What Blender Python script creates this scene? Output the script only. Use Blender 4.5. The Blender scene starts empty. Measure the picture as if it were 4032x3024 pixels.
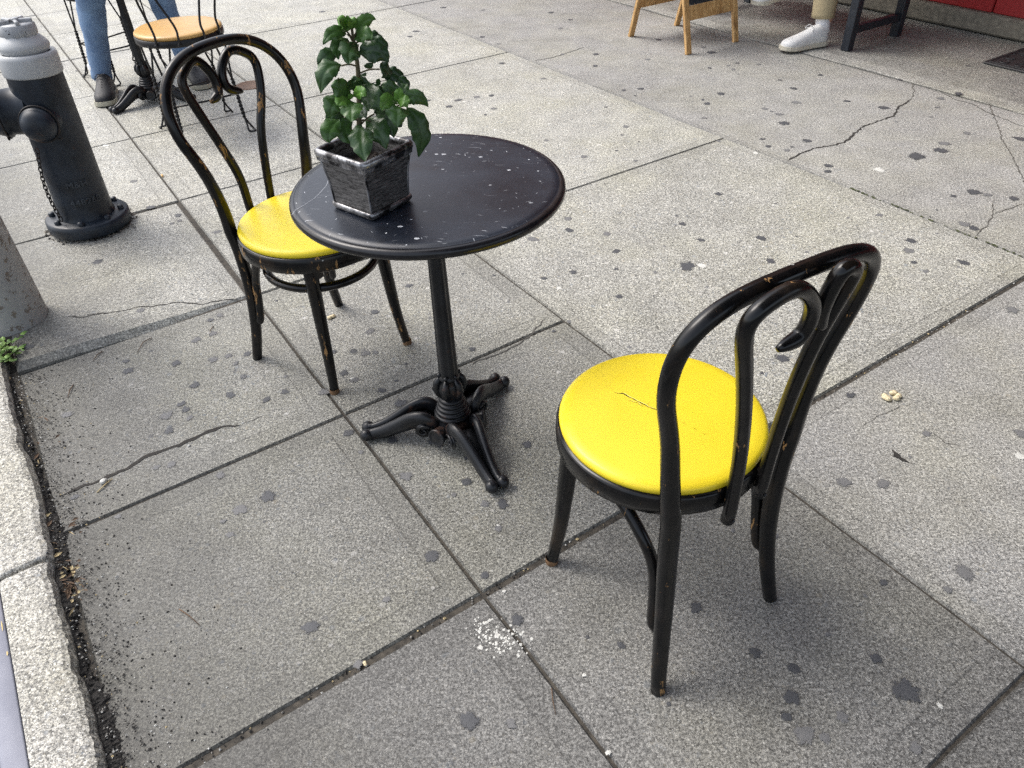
import bpy, math, random
import numpy as np
from mathutils import Vector, Matrix, Euler
random.seed(7)
sc = bpy.context.scene
COL = sc.collection
PI = math.pi
CAM_H = 1.446
PITCH, ROLL, TH = 0.685743468, -0.0398460406, 0.570696881
LENS_PX = 2950.405
# ------------------------------------------------------------------ camera
_f = np.array([0, math.cos(PITCH), -math.sin(PITCH)]); _x = np.array([1., 0, 0]); _u = np.cross(_x, _f)
_c, _s = math.cos(ROLL), math.sin(ROLL)
CX, CU, CF = _c * _x + _s * _u, -_s * _x + _c * _u, _f
cam = bpy.data.cameras.new("camera"); cam_o = bpy.data.objects.new("camera", cam); COL.objects.link(cam_o)
cam.sensor_width = 36; cam.lens = 36 * LENS_PX / 4032; cam.clip_start = .05; cam.clip_end = 500
M = Matrix(((CX[0], CU[0], -CF[0], 0), (CX[1], CU[1], -CF[1], 0), (CX[2], CU[2], -CF[2], CAM_H), (0, 0, 0, 1)))
cam_o.matrix_world = M
sc.camera = cam_o
CT, ST = math.cos(TH), math.sin(TH)

def surveyed(px, py, z=0.):
    """A point measured on the photograph, as a place on the level plane at height z."""
    d = CX * (px - 2016) / LENS_PX - CU * (py - 1512) / LENS_PX + CF
    t = (z - CAM_H) / d[2]
    return (d[0] * t, d[1] * t)
def xy(u, v): return (CT * u - ST * v, ST * u + CT * v)     # street grid -> world
def uvof(p): return (CT * p[0] + ST * p[1], -ST * p[0] + CT * p[1])

# ------------------------------------------------------------------ object helpers
def link(o, parent=None):
    COL.objects.link(o)
    if parent is not None: o.parent = parent
    return o
def tag(o, label=None, cat=None, group=None, kind=None):
    if label: o["label"] = label
    if cat: o["category"] = cat
    if group: o["group"] = group
    if kind: o["kind"] = kind
    return o
def empty(name, loc, rz=0., label=None, cat=None, group=None):
    o = bpy.data.objects.new(name, None); o.empty_display_size = .1
    o.location = loc if len(loc) == 3 else (loc[0], loc[1], 0); o.rotation_euler = (0, 0, rz)
    link(o); tag(o, label, cat, group); return o

class MB:
    def __init__(s): s.v = []; s.f = []; s.m = []; s.sm = []; s.mat = 0; s.smooth = True; s.col = []
    def add(s, vs, fs, smooth=None):
        n = len(s.v); s.v += [tuple(map(float, p)) for p in vs]
        for f in fs:
            s.f.append(tuple(i + n for i in f)); s.m.append(s.mat); s.sm.append(s.smooth if smooth is None else smooth)
        return n
    def tube(s, pts, rad, seg=12, cap=True, flat=None, up=None):
        """flat: optional per-point (a, b) scale of the section axes."""
        P = [Vector(p) for p in pts]; n = len(P)
        if not hasattr(rad, '__len__'): rad = [rad] * n
        T = []
        for i in range(n):
            t = P[min(i + 1, n - 1)] - P[max(i - 1, 0)]
            T.append(t.normalized() if t.length > 1e-9 else Vector((0, 0, 1)))
        nrm = Vector(up) if up is not None else (Vector((0, 0, 1)) if abs(T[0].z) < .9 else Vector((1, 0, 0)))
        nrm = (nrm - T[0] * nrm.dot(T[0])).normalized()
        vs = []
        for i in range(n):
            nrm = (nrm - T[i] * nrm.dot(T[i])).normalized(); b = T[i].cross(nrm)
            fa, fb = flat[i] if flat else (1, 1)
            for k in range(seg):
                a = 2 * PI * k / seg
                vs.append(P[i] + nrm * (math.cos(a) * rad[i] * fa) + b * (math.sin(a) * rad[i] * fb))
        fs = []
        for i in range(n - 1):
            for k in range(seg):
                fs.append((i * seg + k, i * seg + (k + 1) % seg, (i + 1) * seg + (k + 1) % seg, (i + 1) * seg + k))
        if cap:
            e = len(vs); vs.append(P[0] - T[0] * rad[0] * .25); vs.append(P[-1] + T[-1] * rad[-1] * .25)
            for k in range(seg):
                fs.append((e, (k + 1) % seg, k)); fs.append((e + 1, (n - 1) * seg + k, (n - 1) * seg + (k + 1) % seg))
        s.add(vs, fs)
    def lathe(s, prof, seg=48, c=(0, 0, 0), axis=None, cap=False):
        vs = []
        R = Matrix.Identity(3)
        if axis is not None: R = Vector((0, 0, 1)).rotation_difference(Vector(axis).normalized()).to_matrix()
        C = Vector(c)
        for r, z in prof:
            for k in range(seg):
                a = 2 * PI * k / seg; vs.append(C + R @ Vector((r * math.cos(a), r * math.sin(a), z)))
        n = len(prof); fs = []
        for i in range(n - 1):
            for k in range(seg):
                fs.append((i * seg + k, i * seg + (k + 1) % seg, (i + 1) * seg + (k + 1) % seg, (i + 1) * seg + k))
        if cap:
            fs.append(tuple(range(seg))[::-1]); fs.append(tuple((n - 1) * seg + k for k in range(seg)))
        s.add(vs, fs)
    def box(s, c, size, rot=None, bev=.0, smooth=False):
        hx, hy, hz = [d / 2 for d in size]; b = min(bev, hx * .9, hy * .9, hz * .9)
        Rm = rot.to_matrix() if isinstance(rot, Euler) else (rot if rot is not None else Matrix.Identity(3))
        C = Vector(c)
        if b <= 0:
            vs = [C + Rm @ Vector((x * hx, y * hy, z * hz)) for x in (-1, 1) for y in (-1, 1) for z in (-1, 1)]
            s.add(vs, [(0, 1, 3, 2), (4, 6, 7, 5), (0, 4, 5, 1), (2, 3, 7, 6), (0, 2, 6, 4), (1, 5, 7, 3)], smooth); return
        def ring(z, i):
            x, y = hx - i, hy - i
            q = b
            if i: q = b * .7
            return [(x, y - q, z), (x - q, y, z), (-x + q, y, z), (-x, y - q, z), (-x, -y + q, z), (-x + q, -y, z), (x - q, -y, z), (x, -y + q, z)]
        vs = []
        for z, i in ((-hz, b), (-hz + b, 0), (hz - b, 0), (hz, b)): vs += [C + Rm @ Vector(p) for p in ring(z, i)]
        fs = [tuple(range(7, -1, -1)), tuple(range(24, 32))]
        for l in range(3):
            for k in range(8): fs.append((l * 8 + k, l * 8 + (k + 1) % 8, l * 8 + 8 + (k + 1) % 8, l * 8 + 8 + k))
        s.add(vs, fs, smooth)
    def build(s, name, mats, parent=None, sub=0):
        me = bpy.data.meshes.new(name); me.from_pydata(s.v, [], s.f)
        for m in (mats if isinstance(mats, (list, tuple)) else [mats]): me.materials.append(m)
        me.polygons.foreach_set("material_index", s.m); me.polygons.foreach_set("use_smooth", s.sm)
        me.update()
        o = bpy.data.objects.new(name, me); link(o, parent)
        if sub:
            md = o.modifiers.new("smooth", 'SUBSURF'); md.levels = sub; md.render_levels = sub
        return o

def cr(K, n=8):
    K = [Vector(k) for k in K]; K = [K[0] * 2 - K[1]] + K + [K[-1] * 2 - K[-2]]; o = []
    for i in range(1, len(K) - 2):
        a, b, c, d = K[i - 1:i + 3]
        for j in range(n):
            t = j / n
            o.append(.5 * ((2 * b) + (c - a) * t + (2 * a - 5 * b + 4 * c - d) * t * t + (3 * b - a - 3 * c + d) * t ** 3))
    o.append(K[-2]); return o
def lerp(a, b, t): return a + (b - a) * t
def interp(t, xs, ys):
    return float(np.interp(t, xs, ys))

# ------------------------------------------------------------------ material helpers
class NT:
    def __init__(s, name):
        s.m = bpy.data.materials.new(name); s.m.use_nodes = True; s.t = s.m.node_tree; s.t.nodes.clear()
        s.out = s.n('ShaderNodeOutputMaterial'); s.b = s.n('ShaderNodeBsdfPrincipled'); s.l(s.b.outputs[0], s.out.inputs[0])
        s.co = s.n('ShaderNodeTexCoord').outputs['Object']
    def n(s, t, **k):
        o = s.t.nodes.new(t)
        for a, b in k.items(): setattr(o, a, b)
        return o
    def l(s, a, b): s.t.links.new(a, b)
    def put(s, sock, v):
        if hasattr(v, 'links') or isinstance(v, bpy.types.NodeSocket): s.l(v, sock)
        else:
            if isinstance(v, (tuple, list)) and len(v) == 3 and sock.type == 'RGBA': v = (*v, 1)
            sock.default_value = v
    def scale(s, v, co=None, loc=(0, 0, 0), rot=(0, 0, 0)):
        m = s.n('ShaderNodeMapping'); s.l(co or s.co, m.inputs[0])
        m.inputs['Scale'].default_value = v if isinstance(v, tuple) else (v, v, v)
        m.inputs['Location'].default_value = loc; m.inputs['Rotation'].default_value = rot
        return m.outputs[0]
    def noise(s, sc=5, det=4, rough=.5, co=None, dist=0.):
        n = s.n('ShaderNodeTexNoise'); s.l(co or s.co, n.inputs['Vector']); n.inputs['Scale'].default_value = sc
        n.inputs['Detail'].default_value = det; n.inputs['Roughness'].default_value = rough; n.inputs['Distortion'].default_value = dist
        return n.outputs['Fac']
    def voro(s, sc=5, co=None, feature='F1', rnd=1.):
        n = s.n('ShaderNodeTexVoronoi', feature=feature); s.l(co or s.co, n.inputs['Vector']); n.inputs['Scale'].default_value = sc
        n.inputs['Randomness'].default_value = rnd
        return n
    def ramp(s, fac, a, b, lo=0., hi=1., smooth=False):
        n = s.n('ShaderNodeMapRange'); s.l(fac, n.inputs[0]) if not isinstance(fac, (int, float)) else None
        n.inputs[1].default_value = a; n.inputs[2].default_value = b; n.inputs[3].default_value = lo; n.inputs[4].default_value = hi
        if smooth: n.interpolation_type = 'SMOOTHSTEP'
        return n.outputs[0]
    def mix(s, fac, a, b, blend='MIX'):
        n = s.n('ShaderNodeMix', data_type='RGBA', blend_type=blend); s.put(n.inputs[0], fac); s.put(n.inputs[6], a); s.put(n.inputs[7], b)
        return n.outputs[2]
    def math(s, op, a, b=0., c=None):
        n = s.n('ShaderNodeMath', operation=op); s.put(n.inputs[0], a); s.put(n.inputs[1], b)
        if c is not None: s.put(n.inputs[2], c)
        return n.outputs[0]
    def bump(s, h, strength=.3, dist=.002, prev=None):
        n = s.n('ShaderNodeBump'); n.inputs['Strength'].default_value = strength; n.inputs['Distance'].default_value = dist
        s.l(h, n.inputs['Height'])
        if prev is not None: s.l(prev, n.inputs['Normal'])
        return n.outputs[0]
    def fin(s, col, rough=.6, metal=0., norm=None, spec=None, coat=None, trans=None):
        s.put(s.b.inputs['Base Color'], col); s.put(s.b.inputs['Roughness'], rough); s.put(s.b.inputs['Metallic'], metal)
        if norm is not None: s.l(norm, s.b.inputs['Normal'])
        if spec is not None: s.put(s.b.inputs['Specular IOR Level'], spec)
        if coat is not None: s.b.inputs['Coat Weight'].default_value = coat[0]; s.b.inputs['Coat Roughness'].default_value = coat[1]
        if trans is not None:
            s.b.inputs['Subsurface Weight'].default_value = trans; s.b.inputs['Subsurface Radius'].default_value = (.01, .02, .005)
        return s.m

def concrete(name, light, dark, pebbles=1., fine=1., seed=0., warm=(1.0, .985, .94), dirty=True):
    m = NT(name)
    co = m.scale(1., loc=(seed, seed * .7, 0))
    big = m.noise(.9, 3, .6, co); mid = m.noise(7, 5, .6, co); grit = m.noise(140, 5, .8, co); speck = m.noise(420, 2, .6, co)
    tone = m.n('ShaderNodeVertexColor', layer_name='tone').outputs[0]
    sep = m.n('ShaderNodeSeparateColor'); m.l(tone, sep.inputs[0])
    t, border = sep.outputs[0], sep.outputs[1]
    f = m.math('ADD', m.math('MULTIPLY', big, .20), m.math('MULTIPLY', mid, .22))
    f = m.math('ADD', f, m.math('MULTIPLY', grit, .75 * fine)); g2 = m.noise(190, 3, .8, m.scale(1., co, (6, 1, 8))); f = m.math('ADD', f, m.math('MULTIPLY', speck, .45 * fine))
    lo = .21 + .60 * fine - .14 * fine - .03; hi = .21 + .60 * fine + .15 * fine + .03
    f = m.ramp(f, lo, hi)
    c = m.mix(f, tuple(dark), tuple(light))
    c = m.mix(1., c, m.mix(m.ramp(g2, .38, .62), (1 - .72 * max(fine, .85),) * 3, (1 + .72 * max(fine, .85),) * 3), 'MULTIPLY')
    ks = m.voro(190, m.scale((1, 1.5, 1), co, (3, 3, 3))); k3 = m.n('ShaderNodeSeparateColor'); m.l(ks.outputs['Color'], k3.inputs[0])
    c = m.mix(1., c, m.mix(m.ramp(m.noise(95, 3, .7, m.scale(1., co, (8, 8, 1))), .38, .62), (.72,) * 3, (1.28,) * 3), 'MULTIPLY')
    kk = m.math('MULTIPLY', m.math('GREATER_THAN', k3.outputs[0], .86), m.ramp(ks.outputs['Distance'], .22, .42, 1., 0.)); kd = m.math('MULTIPLY', m.math('LESS_THAN', k3.outputs[0], .10), m.ramp(ks.outputs['Distance'], .22, .42, 1., 0.))
    c = m.mix(m.math('MULTIPLY', kd, .6), c, tuple(x * .45 for x in dark))
    # warm and cool staining
    st = m.ramp(m.noise(2.3, 4, .6, m.scale(1., co, (5, 3, 0))), .42, .66)
    c = m.mix(m.math('MULTIPLY', st, .55), c, m.mix(1., c, (*warm[:2], warm[2] * .90), 'MULTIPLY'))
    expo = m.ramp(m.noise(3.1, 4, .65, m.scale(1., co, (11, 7, 0))), .34, .58, .25, 1.)       # where the cement skin has worn off
    expo = m.math('MULTIPLY', expo, m.math('SUBTRACT', 1., m.math('MULTIPLY', border, .75)))
    expo = m.math('MULTIPLY', expo, pebbles)
    H = m.math('ADD', m.math('MULTIPLY', grit, .4), m.math('MULTIPLY', g2, .35))
    for sca, share, off in ((48, .035, 5), (80, .09, 0), (140, .22, 3), (250, .30, 9)):
        v = m.voro(sca, m.scale(1., co, (off, off, off)))
        w = m.n('ShaderNodeTexNoise'); 
        sc_ = m.n('ShaderNodeSeparateColor'); m.l(v.outputs['Color'], sc_.inputs[0])
        pick = m.math('GREATER_THAN', sc_.outputs[0], 1 - share)
        inside = m.ramp(v.outputs['Distance'], .30, .44, 1., 0.)
        mask = m.math('MULTIPLY', m.math('MULTIPLY', pick, inside), expo)
        ramp = m.n('ShaderNodeValToRGB'); m.l(sc_.outputs[1], ramp.inputs[0]); ramp.color_ramp.interpolation = 'CONSTANT'
        e = ramp.color_ramp.elements
        e[0].position = 0; e[0].color = (.70, .69, .65, 1); e[1].position = .30; e[1].color = (.20, .23, .26, 1)
        for p, q in ((.5, (.42, .38, .29, 1)), (.64, (.12, .125, .14, 1)), (.78, (.46, .46, .43, 1)), (.92, (.28, .30, .31, 1))):
            x = e.new(p); x.color = q
        c = m.mix(m.math('MULTIPLY', mask, .80), c, ramp.outputs[0])
        H = m.math('ADD', H, m.math('MULTIPLY', mask, .25))
    c = m.mix(m.math('MULTIPLY', kk, .8 * fine), c, (.80, .79, .74))
    # tiny pale sand grains everywhere and dark pits
    v = m.voro(520, co); s3 = m.n('ShaderNodeSeparateColor'); m.l(v.outputs['Color'], s3.inputs[0])
    g = m.math('MULTIPLY', m.math('GREATER_THAN', s3.outputs[0], .90), m.ramp(v.outputs['Distance'], .3, .45, 1., 0.))
    c = m.mix(m.math('MULTIPLY', g, .75 * fine), c, (.74, .73, .69))
    pit = m.ramp(m.noise(230, 3, .7, m.scale(1., co, (2, 9, 4))), .30, .40, 1., 0.)
    c = m.mix(m.math('MULTIPLY', pit, .5 * fine), c, tuple(x * .5 for x in dark))
    c = m.mix(1., c, m.n('ShaderNodeCombineColor').outputs[0], 'MULTIPLY') if False else c
    # grime washed against the kerb
    su = m.n('ShaderNodeSeparateXYZ'); m.l(m.co, su.inputs[0])
    uu = m.math('ADD', m.math('MULTIPLY', su.outputs[0], CT), m.math('MULTIPLY', su.outputs[1], ST))
    uu = m.math('ADD', uu, m.math('MULTIPLY', m.math('SUBTRACT', m.noise(5, 5, .7), .5), .42))
    if dirty: c = m.mix(m.ramp(uu, -.26, .26, .85, 0.), c, m.mix(.5, (.085, .082, .076), m.mix(1., c, (.5, .5, .49), 'MULTIPLY')))
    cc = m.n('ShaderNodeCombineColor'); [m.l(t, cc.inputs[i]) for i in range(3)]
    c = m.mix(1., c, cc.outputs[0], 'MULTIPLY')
    c = m.mix(m.math('MULTIPLY', border, .35), c, m.mix(1., c, (.80, .80, .80), 'MULTIPLY'))
    H = m.math('SUBTRACT', H, m.math('MULTIPLY', pit, .3))
    nb = m.bump(H, .55, .0022)
    return m.fin(c, m.ramp(grit, .3, .7, .50, .78), 0, nb, spec=.5)

def flat_mat(name, col, rough=.6, metal=0., var=.12, sc_=60, bump=.2, coat=None, dist=.001):
    m = NT(name); n = m.noise(sc_, 5, .6); a = tuple(min(1, x * (1 + var)) for x in col); b = tuple(x * (1 - var) for x in col)
    return m.fin(m.mix(m.ramp(n, .3, .7), b, a), m.ramp(n, .3, .7, rough * .85, min(1, rough * 1.15)), metal, m.bump(n, bump, dist), coat=coat)

def bent_wood(name, wear=.0, seed=0.):
    m = NT(name); co = m.scale(1., loc=(seed, seed, seed))
    base = m.mix(m.ramp(m.noise(22, 4, .6, co), .42, .7), (.003, .0035, .004), (.010, .009, .009))
    thin = m.ramp(m.noise(14, 5, .65, m.scale((1, 1, .55), co, (4, 4, 4))), .60 - wear * .12, .70, 0, .7)
    base = m.mix(m.math('MULTIPLY', thin, .45), base, (.055, .036, .020))
    bare = m.ramp(m.noise(26, 5, .7, m.scale((1.6, 1.6, .5), co, (9, 2, 1))), .655 - wear * .05, .675 - wear * .045)
    base = m.mix(bare, base, m.mix(m.noise(90, 3, .6, m.scale((3, 3, .4), co)), (.20, .10, .035), (.42, .25, .10)))
    nick = m.voro(38, co); s3 = m.n('ShaderNodeSeparateColor'); m.l(nick.outputs['Color'], s3.inputs[0])
    nk = m.math('MULTIPLY', m.math('GREATER_THAN', s3.outputs[0], .93), m.ramp(nick.outputs['Distance'], .05, .10, 1., 0.))
    base = m.mix(nk, base, (.5, .5, .48))
    r = m.ramp(m.noise(18, 4, .6, co), .35, .7, .14, .34)
    r = m.math('ADD', r, m.math('MULTIPLY', bare, .4))
    return m.fin(base, r, 0, m.bump(m.noise(60, 4, .6, m.scale((1, 1, .3), co)), .10, .0015), spec=.38)

MAT = {}
MAT['wood_black'] = bent_wood('black_bent_wood', .35, 1.)
MAT['wood_worn'] = bent_wood('worn_black_bent_wood', 1., 5.)
def vinyl(name, a, b, dirt=(.45, .30, .04)):
    m = NT(name)
    n1 = m.noise(6, 3, .5); c = m.mix(m.ramp(n1, .3, .7), a, b)
    d = m.ramp(m.noise(11, 6, .7), .60, .82, 0, .35); c = m.mix(d, c, dirt)
    v = m.voro(420, feature='DISTANCE_TO_EDGE').outputs['Distance']
    nb = m.bump(m.ramp(v, 0, .12), .025, .0006); nb = m.bump(m.noise(14, 3, .5), .12, .006, nb)
    return m.fin(c, m.ramp(m.noise(40, 3, .5), .3, .7, .30, .42), 0, nb, spec=.45)
MAT['yellow'] = vinyl('yellow_vinyl', (.78, .60, .022), (.84, .67, .03))
MAT['tan'] = vinyl('tan_vinyl', (.52, .30, .09), (.62, .38, .13), (.3, .17, .06))
MAT['tear'] = flat_mat('torn_vinyl_gap', (.02, .016, .01), .9)
MAT['tear_lip'] = flat_mat('lifted_vinyl_lip', (.62, .42, .02), .6)

def table_top_mat():
    m = NT('scuffed_black_laminate')
    cl = m.noise(5, 4, .6)
    base = m.mix(m.ramp(cl, .35, .7), (.007, .010, .017), (.016, .022, .036))
    sm = m.ramp(m.noise(9, 5, .7, m.scale(1., loc=(3, 8, 0))), .56, .68)
    base = m.mix(m.math('MULTIPLY', sm, .5), base, (.010, .009, .009))
    # fine scratches running in a few directions
    tot = None
    for rot, off, sx, sy in ((.35, 0, 30, 210), (-.3, 4, 34, 260), (1.2, 9, 46, 240), (2.2, 13, 60, 230), (.1, 20, 14, 300)):
        wob2 = m.noise(14, 2, .5); 
        vv = m.voro(1., m.scale((sx, sy, 1), m.scale(1., rot=(0, 0, rot), loc=(off, off, 0))))
        q3 = m.n('ShaderNodeSeparateColor'); m.l(vv.outputs['Color'], q3.inputs[0])
        k = m.math('MULTIPLY', m.math('GREATER_THAN', q3.outputs[0], .93), m.ramp(m.math('ADD', vv.outputs['Distance'], m.math('MULTIPLY', m.noise(200, 3, .7), .35)), .30, .42, 1., 0.)); k = m.math('MULTIPLY', k, m.math('POWER', q3.outputs[1], 1.6))
        tot = k if tot is None else m.math('MAXIMUM', tot, k)
    area = m.ramp(m.noise(4.5, 3, .6, m.scale(1., loc=(7, 1, 0))), .44, .56, .12, .9)
    tot = m.math('MULTIPLY', tot, area)
    fl = m.voro(46, m.scale((1, 1.7, 1))); s3 = m.n('ShaderNodeSeparateColor'); m.l(fl.outputs['Color'], s3.inputs[0])
    th = m.math('MULTIPLY', m.math('POWER', s3.outputs[1], 2.), .26)
    wob = m.math('MULTIPLY', m.noise(150, 4, .8), .22)
    spot = m.math('MULTIPLY', m.math('GREATER_THAN', s3.outputs[0], .66), m.math('LESS_THAN', m.math('ADD', fl.outputs['Distance'], wob), m.math('ADD', th, .165)))
    spot = m.math('MULTIPLY', spot, m.ramp(m.noise(5.5, 2, .5, m.scale(1., loc=(2, 2, 5))), .46, .54))
    base = m.mix(m.math('MULTIPLY', m.math('MAXIMUM', tot, m.math('MULTIPLY', spot, .85)), .95), base, (.75, .78, .82))
    r = m.math('ADD', m.ramp(cl, .3, .7, .30, .46), m.math('MULTIPLY', sm, -.06))
    return m.fin(base, r, 0, m.bump(m.noise(30, 5, .7), .06, .001), spec=.6)
MAT['table_top'] = table_top_mat()
MAT['table_edge'] = flat_mat('black_moulded_edge', (.012, .012, .014), .26, 0, .4, 25, .12)
def cast_iron(name, rust=.3, col=(.010, .011, .013), rough=.34, rustcol=(.13, .055, .025)):
    m = NT(name)
    b = m.mix(m.ramp(m.noise(12, 5, .6), .35, .7), tuple(c * .6 for c in col), tuple(c * 1.6 for c in col))
    rs = m.ramp(m.noise(9, 6, .7, m.scale(1., loc=(4, 4, 1))), .66 - .16 * rust, .78 - .12 * rust, 0, .75)
    b = m.mix(rs, b, rustcol)
    return m.fin(b, m.math('ADD', m.ramp(m.noise(25, 4, .6), .3, .7, rough * .8, rough * 1.3), m.math('MULTIPLY', rs, .3)), .0,
                 m.bump(m.noise(70, 5, .7), .25, .0012), spec=.42)
MAT['iron'] = cast_iron('black_cast_iron', .35)
MAT['hyd_black'] = cast_iron('black_hydrant_paint', .25, (.013, .019, .028), .40)
MAT['wire'] = cast_iron('black_wire', .2, (.012, .012, .013), .4)
MAT['chain'] = cast_iron('rusty_chain', .8, (.02, .018, .018), .6)
def chipped(name, paint, under, amount=.5, sc_=16, rough=.45):
    m = NT(name)
    p = m.mix(m.ramp(m.noise(7, 5, .6), .3, .7), tuple(c * .82 for c in paint), paint)
    ch = m.ramp(m.noise(sc_, 6, .68, m.scale(1., loc=(1, 5, 2))), .70 - .12 * amount, .715 - .12 * amount)
    p = m.mix(ch, p, under)
    gr = m.ramp(m.noise(11, 5, .7, m.scale((1, 1, .4))), .5, .8, 0, .35); p = m.mix(gr, p, (.30, .27, .22))
    return m.fin(p, m.ramp(ch, 0, 1, rough, .75), 0, m.bump(m.math('ADD', m.math('MULTIPLY', ch, -.6), m.math('MULTIPLY', m.noise(50, 4, .6), .3)), .4, .0015), spec=.45)
MAT['hyd_letter'] = cast_iron('rubbed_lettering', .1, (.040, .048, .058), .5)
MAT['hyd_white'] = chipped('chipped_white_paint', (.50, .52, .53), (.06, .062, .07), .35, 20)
MAT['hyd_silver'] = chipped('chipped_silver_paint', (.42, .44, .46), (.05, .05, .055), .85, 30, .4)
MAT['pole'] = chipped('galvanised_grey_paint', (.40, .40, .385), (.20, .17, .14), 1.05, 34, .55)
def pot_metal():
    m = NT('brushed_dark_tin')
    s = m.noise(38, 5, .75, m.scale((1, 1, 7)))
    s2 = m.noise(160, 3, .6, m.scale((1, 1, 6), loc=(2, 2, 2)))
    f = m.math('ADD', m.math('MULTIPLY', s, .6), m.math('MULTIPLY', s2, .4))
    c = m.mix(m.ramp(f, .40, .62), (.022, .021, .021), (.27, .26, .25))
    return m.fin(c, m.ramp(f, .3, .7, .32, .5), .35, m.bump(f, .35, .0012))
MAT['pot'] = pot_metal()
m_ = NT('worn_tin_rim'); _n = m_.noise(30, 5, .7, m_.scale((1, 1, 1))); 
MAT['pot_rim'] = m_.fin(m_.mix(m_.ramp(_n, .42, .62), (.035, .034, .035), (.48, .48, .49)), .30, .75, m_.bump(_n, .3, .001))
MAT['foot_wood'] = flat_mat('scuffed_bare_wood', (.17, .095, .045), .8, 0, .5, 120, .4)
MAT['soil'] = flat_mat('potting_soil', (.020, .014, .010), .95, 0, .7, 180, 1., dist=.006)
def leaf_mat(name, a, b, rough=.30):
    m = NT(name)
    u = m.n('ShaderNodeVertexColor', layer_name='leaf'); s = m.n('ShaderNodeSeparateColor'); m.l(u.outputs[0], s.inputs[0])
    c = m.mix(s.outputs[0], a, b)                      # red channel: young leaf
    vein = m.ramp(s.outputs[1], .0, .10, .35, 0.)      # green channel: distance from a vein
    c = m.mix(vein, c, (.09, .16, .05))
    n = m.noise(60, 4, .6); c = m.mix(m.ramp(n, .3, .7, 0, .4), c, m.mix(1., c, (.6, .65, .6), 'MULTIPLY'))
    return m.fin(c, m.ramp(n, .3, .7, rough, rough + .12), 0, m.bump(m.math('ADD', m.math('MULTIPLY', m.ramp(s.outputs[1], 0, .35), .6), m.math('MULTIPLY', n, .3)), .4, .0018), spec=.5, trans=.0)
MAT['leaf'] = leaf_mat('glossy_leaf', (.024, .062, .020), (.15, .32, .05))
MAT['weed'] = leaf_mat('weed_leaf', (.08, .17, .03), (.2, .34, .07), .5)
MAT['stem'] = flat_mat('brown_stem', (.10, .085, .045), .7)
MAT['gum'] = flat_mat('trodden_gum', (.080, .083, .090), .6, 0, .25, 200, .3)
MAT['gum_pale'] = flat_mat('faded_gum', (.17, .172, .175), .75, 0, .25, 200, .3)
MAT['white_spot'] = flat_mat('white_gum', (.52, .52, .49), .6, 0, .1, 200, .3)
MAT['crack'] = flat_mat('crack_dirt', (.030, .027, .024), .95, 0, .4, 150, .6)
MAT['crack_fine'] = flat_mat('hairline_dirt', (.09, .085, .075), .95, 0, .3, 150, .6)
MAT['moss'] = flat_mat('mossy_crack', (.055, .065, .025), .95, 0, .4, 150, .8)
MAT['dirt'] = flat_mat('gutter_dirt', (.030, .028, .026), .95, 0, .8, 160, 1., dist=.006)
MAT['jointfill'] = flat_mat('joint_dirt', (.060, .053, .043), .95, 0, .7, 60, .8)
MAT['asphalt'] = flat_mat('asphalt', (.05, .05, .052), .9, 0, .3, 90, .6)
m_ = NT('steel_kerb_face'); _n = m_.noise(5, 6, .65); 
_c0 = m_.mix(m_.ramp(_n, .35, .65), (.20, .21, .26), (.30, .31, .36)); _y = m_.ramp(m_.noise(9, 6, .7, m_.scale((1, 1, 1), loc=(3, 0, 0))), .655, .675)
MAT['steel'] = m_.fin(m_.mix(m_.ramp(m_.noise(3.5, 5, .7, m_.scale(1., loc=(0, 6, 0))), .5, .75, 0, .6), _c0, (.25, .17, .13)), .75, .0, m_.bump(_n, .2, .002))
MAT['yellow_paint'] = chipped('flaking_yellow_paint', (.62, .48, .16), (.3, .3, .35), 1.9, 22)
MAT['red'] = flat_mat('red_painted_panel', (.27, .012, .014), .42, 0, .12, 6, .05)
MAT['red_dark'] = flat_mat('dark_red_groove', (.05, .006, .006), .6)
MAT['ledge'] = flat_mat('grey_masonry_ledge', (.17, .155, .125), .9, 0, .35, 30, .6, dist=.004)
MAT['bench'] = flat_mat('black_blue_bench_paint', (.014, .018, .026), .42, 0, .3, 30, .25)
def timber(name, a, b, burn, ax=2, sc_=1.):
    m = NT(name); s = [9, 9, 9]; s[ax] = .9
    g = m.noise(7 * sc_, 5, .65, m.scale(tuple(s)), .8)
    c = m.mix(m.ramp(g, .35, .66), a, b)
    c = m.mix(m.ramp(m.noise(5, 4, .6), .58, .72, 0, .75), c, burn)
    return m.fin(c, .55, 0, m.bump(g, .15, .001))
MAT['timber'] = timber('scorched_pine', (.36, .19, .06), (.66, .42, .18), (.14, .055, .018))
MAT['board_back'] = timber('brown_board_back', (.16, .09, .045), (.28, .17, .09), (.10, .06, .03))
MAT['slate'] = flat_mat('chalkboard_black', (.014, .020, .026), .6, 0, .25, 9, .05)
MAT['chalk'] = flat_mat('white_chalk', (.75, .75, .73), .9)
MAT['rubber'] = flat_mat('black_rubber', (.022, .022, .024), .6, 0, .3, 60, .4)
def denim():
    m = NT('blue_denim')
    c = m.mix(m.ramp(m.noise(6, 4, .6), .32, .68), (.055, .115, .24), (.17, .29, .47))
    c = m.mix(m.ramp(m.noise(260, 3, .7, m.scale((1, 1, .3))), .35, .65, 0, .35), c, (.42, .52, .66))
    return m.fin(c, .9, 0, m.bump(m.noise(30, 5, .6, m.scale((1, 1, .5))), .5, .004))
MAT['denim'] = denim()
MAT['khaki'] = flat_mat('khaki_cotton', (.40, .33, .20), .9, 0, .12, 12, .4, dist=.006)
MAT['sock'] = NT('white_ribbed_sock'); _m = MAT['sock']; _w = _m.n('ShaderNodeTexWave', wave_type='BANDS', bands_direction='X'); _m.l(_m.co, _w.inputs[0]); _w.inputs['Scale'].default_value = 60
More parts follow.
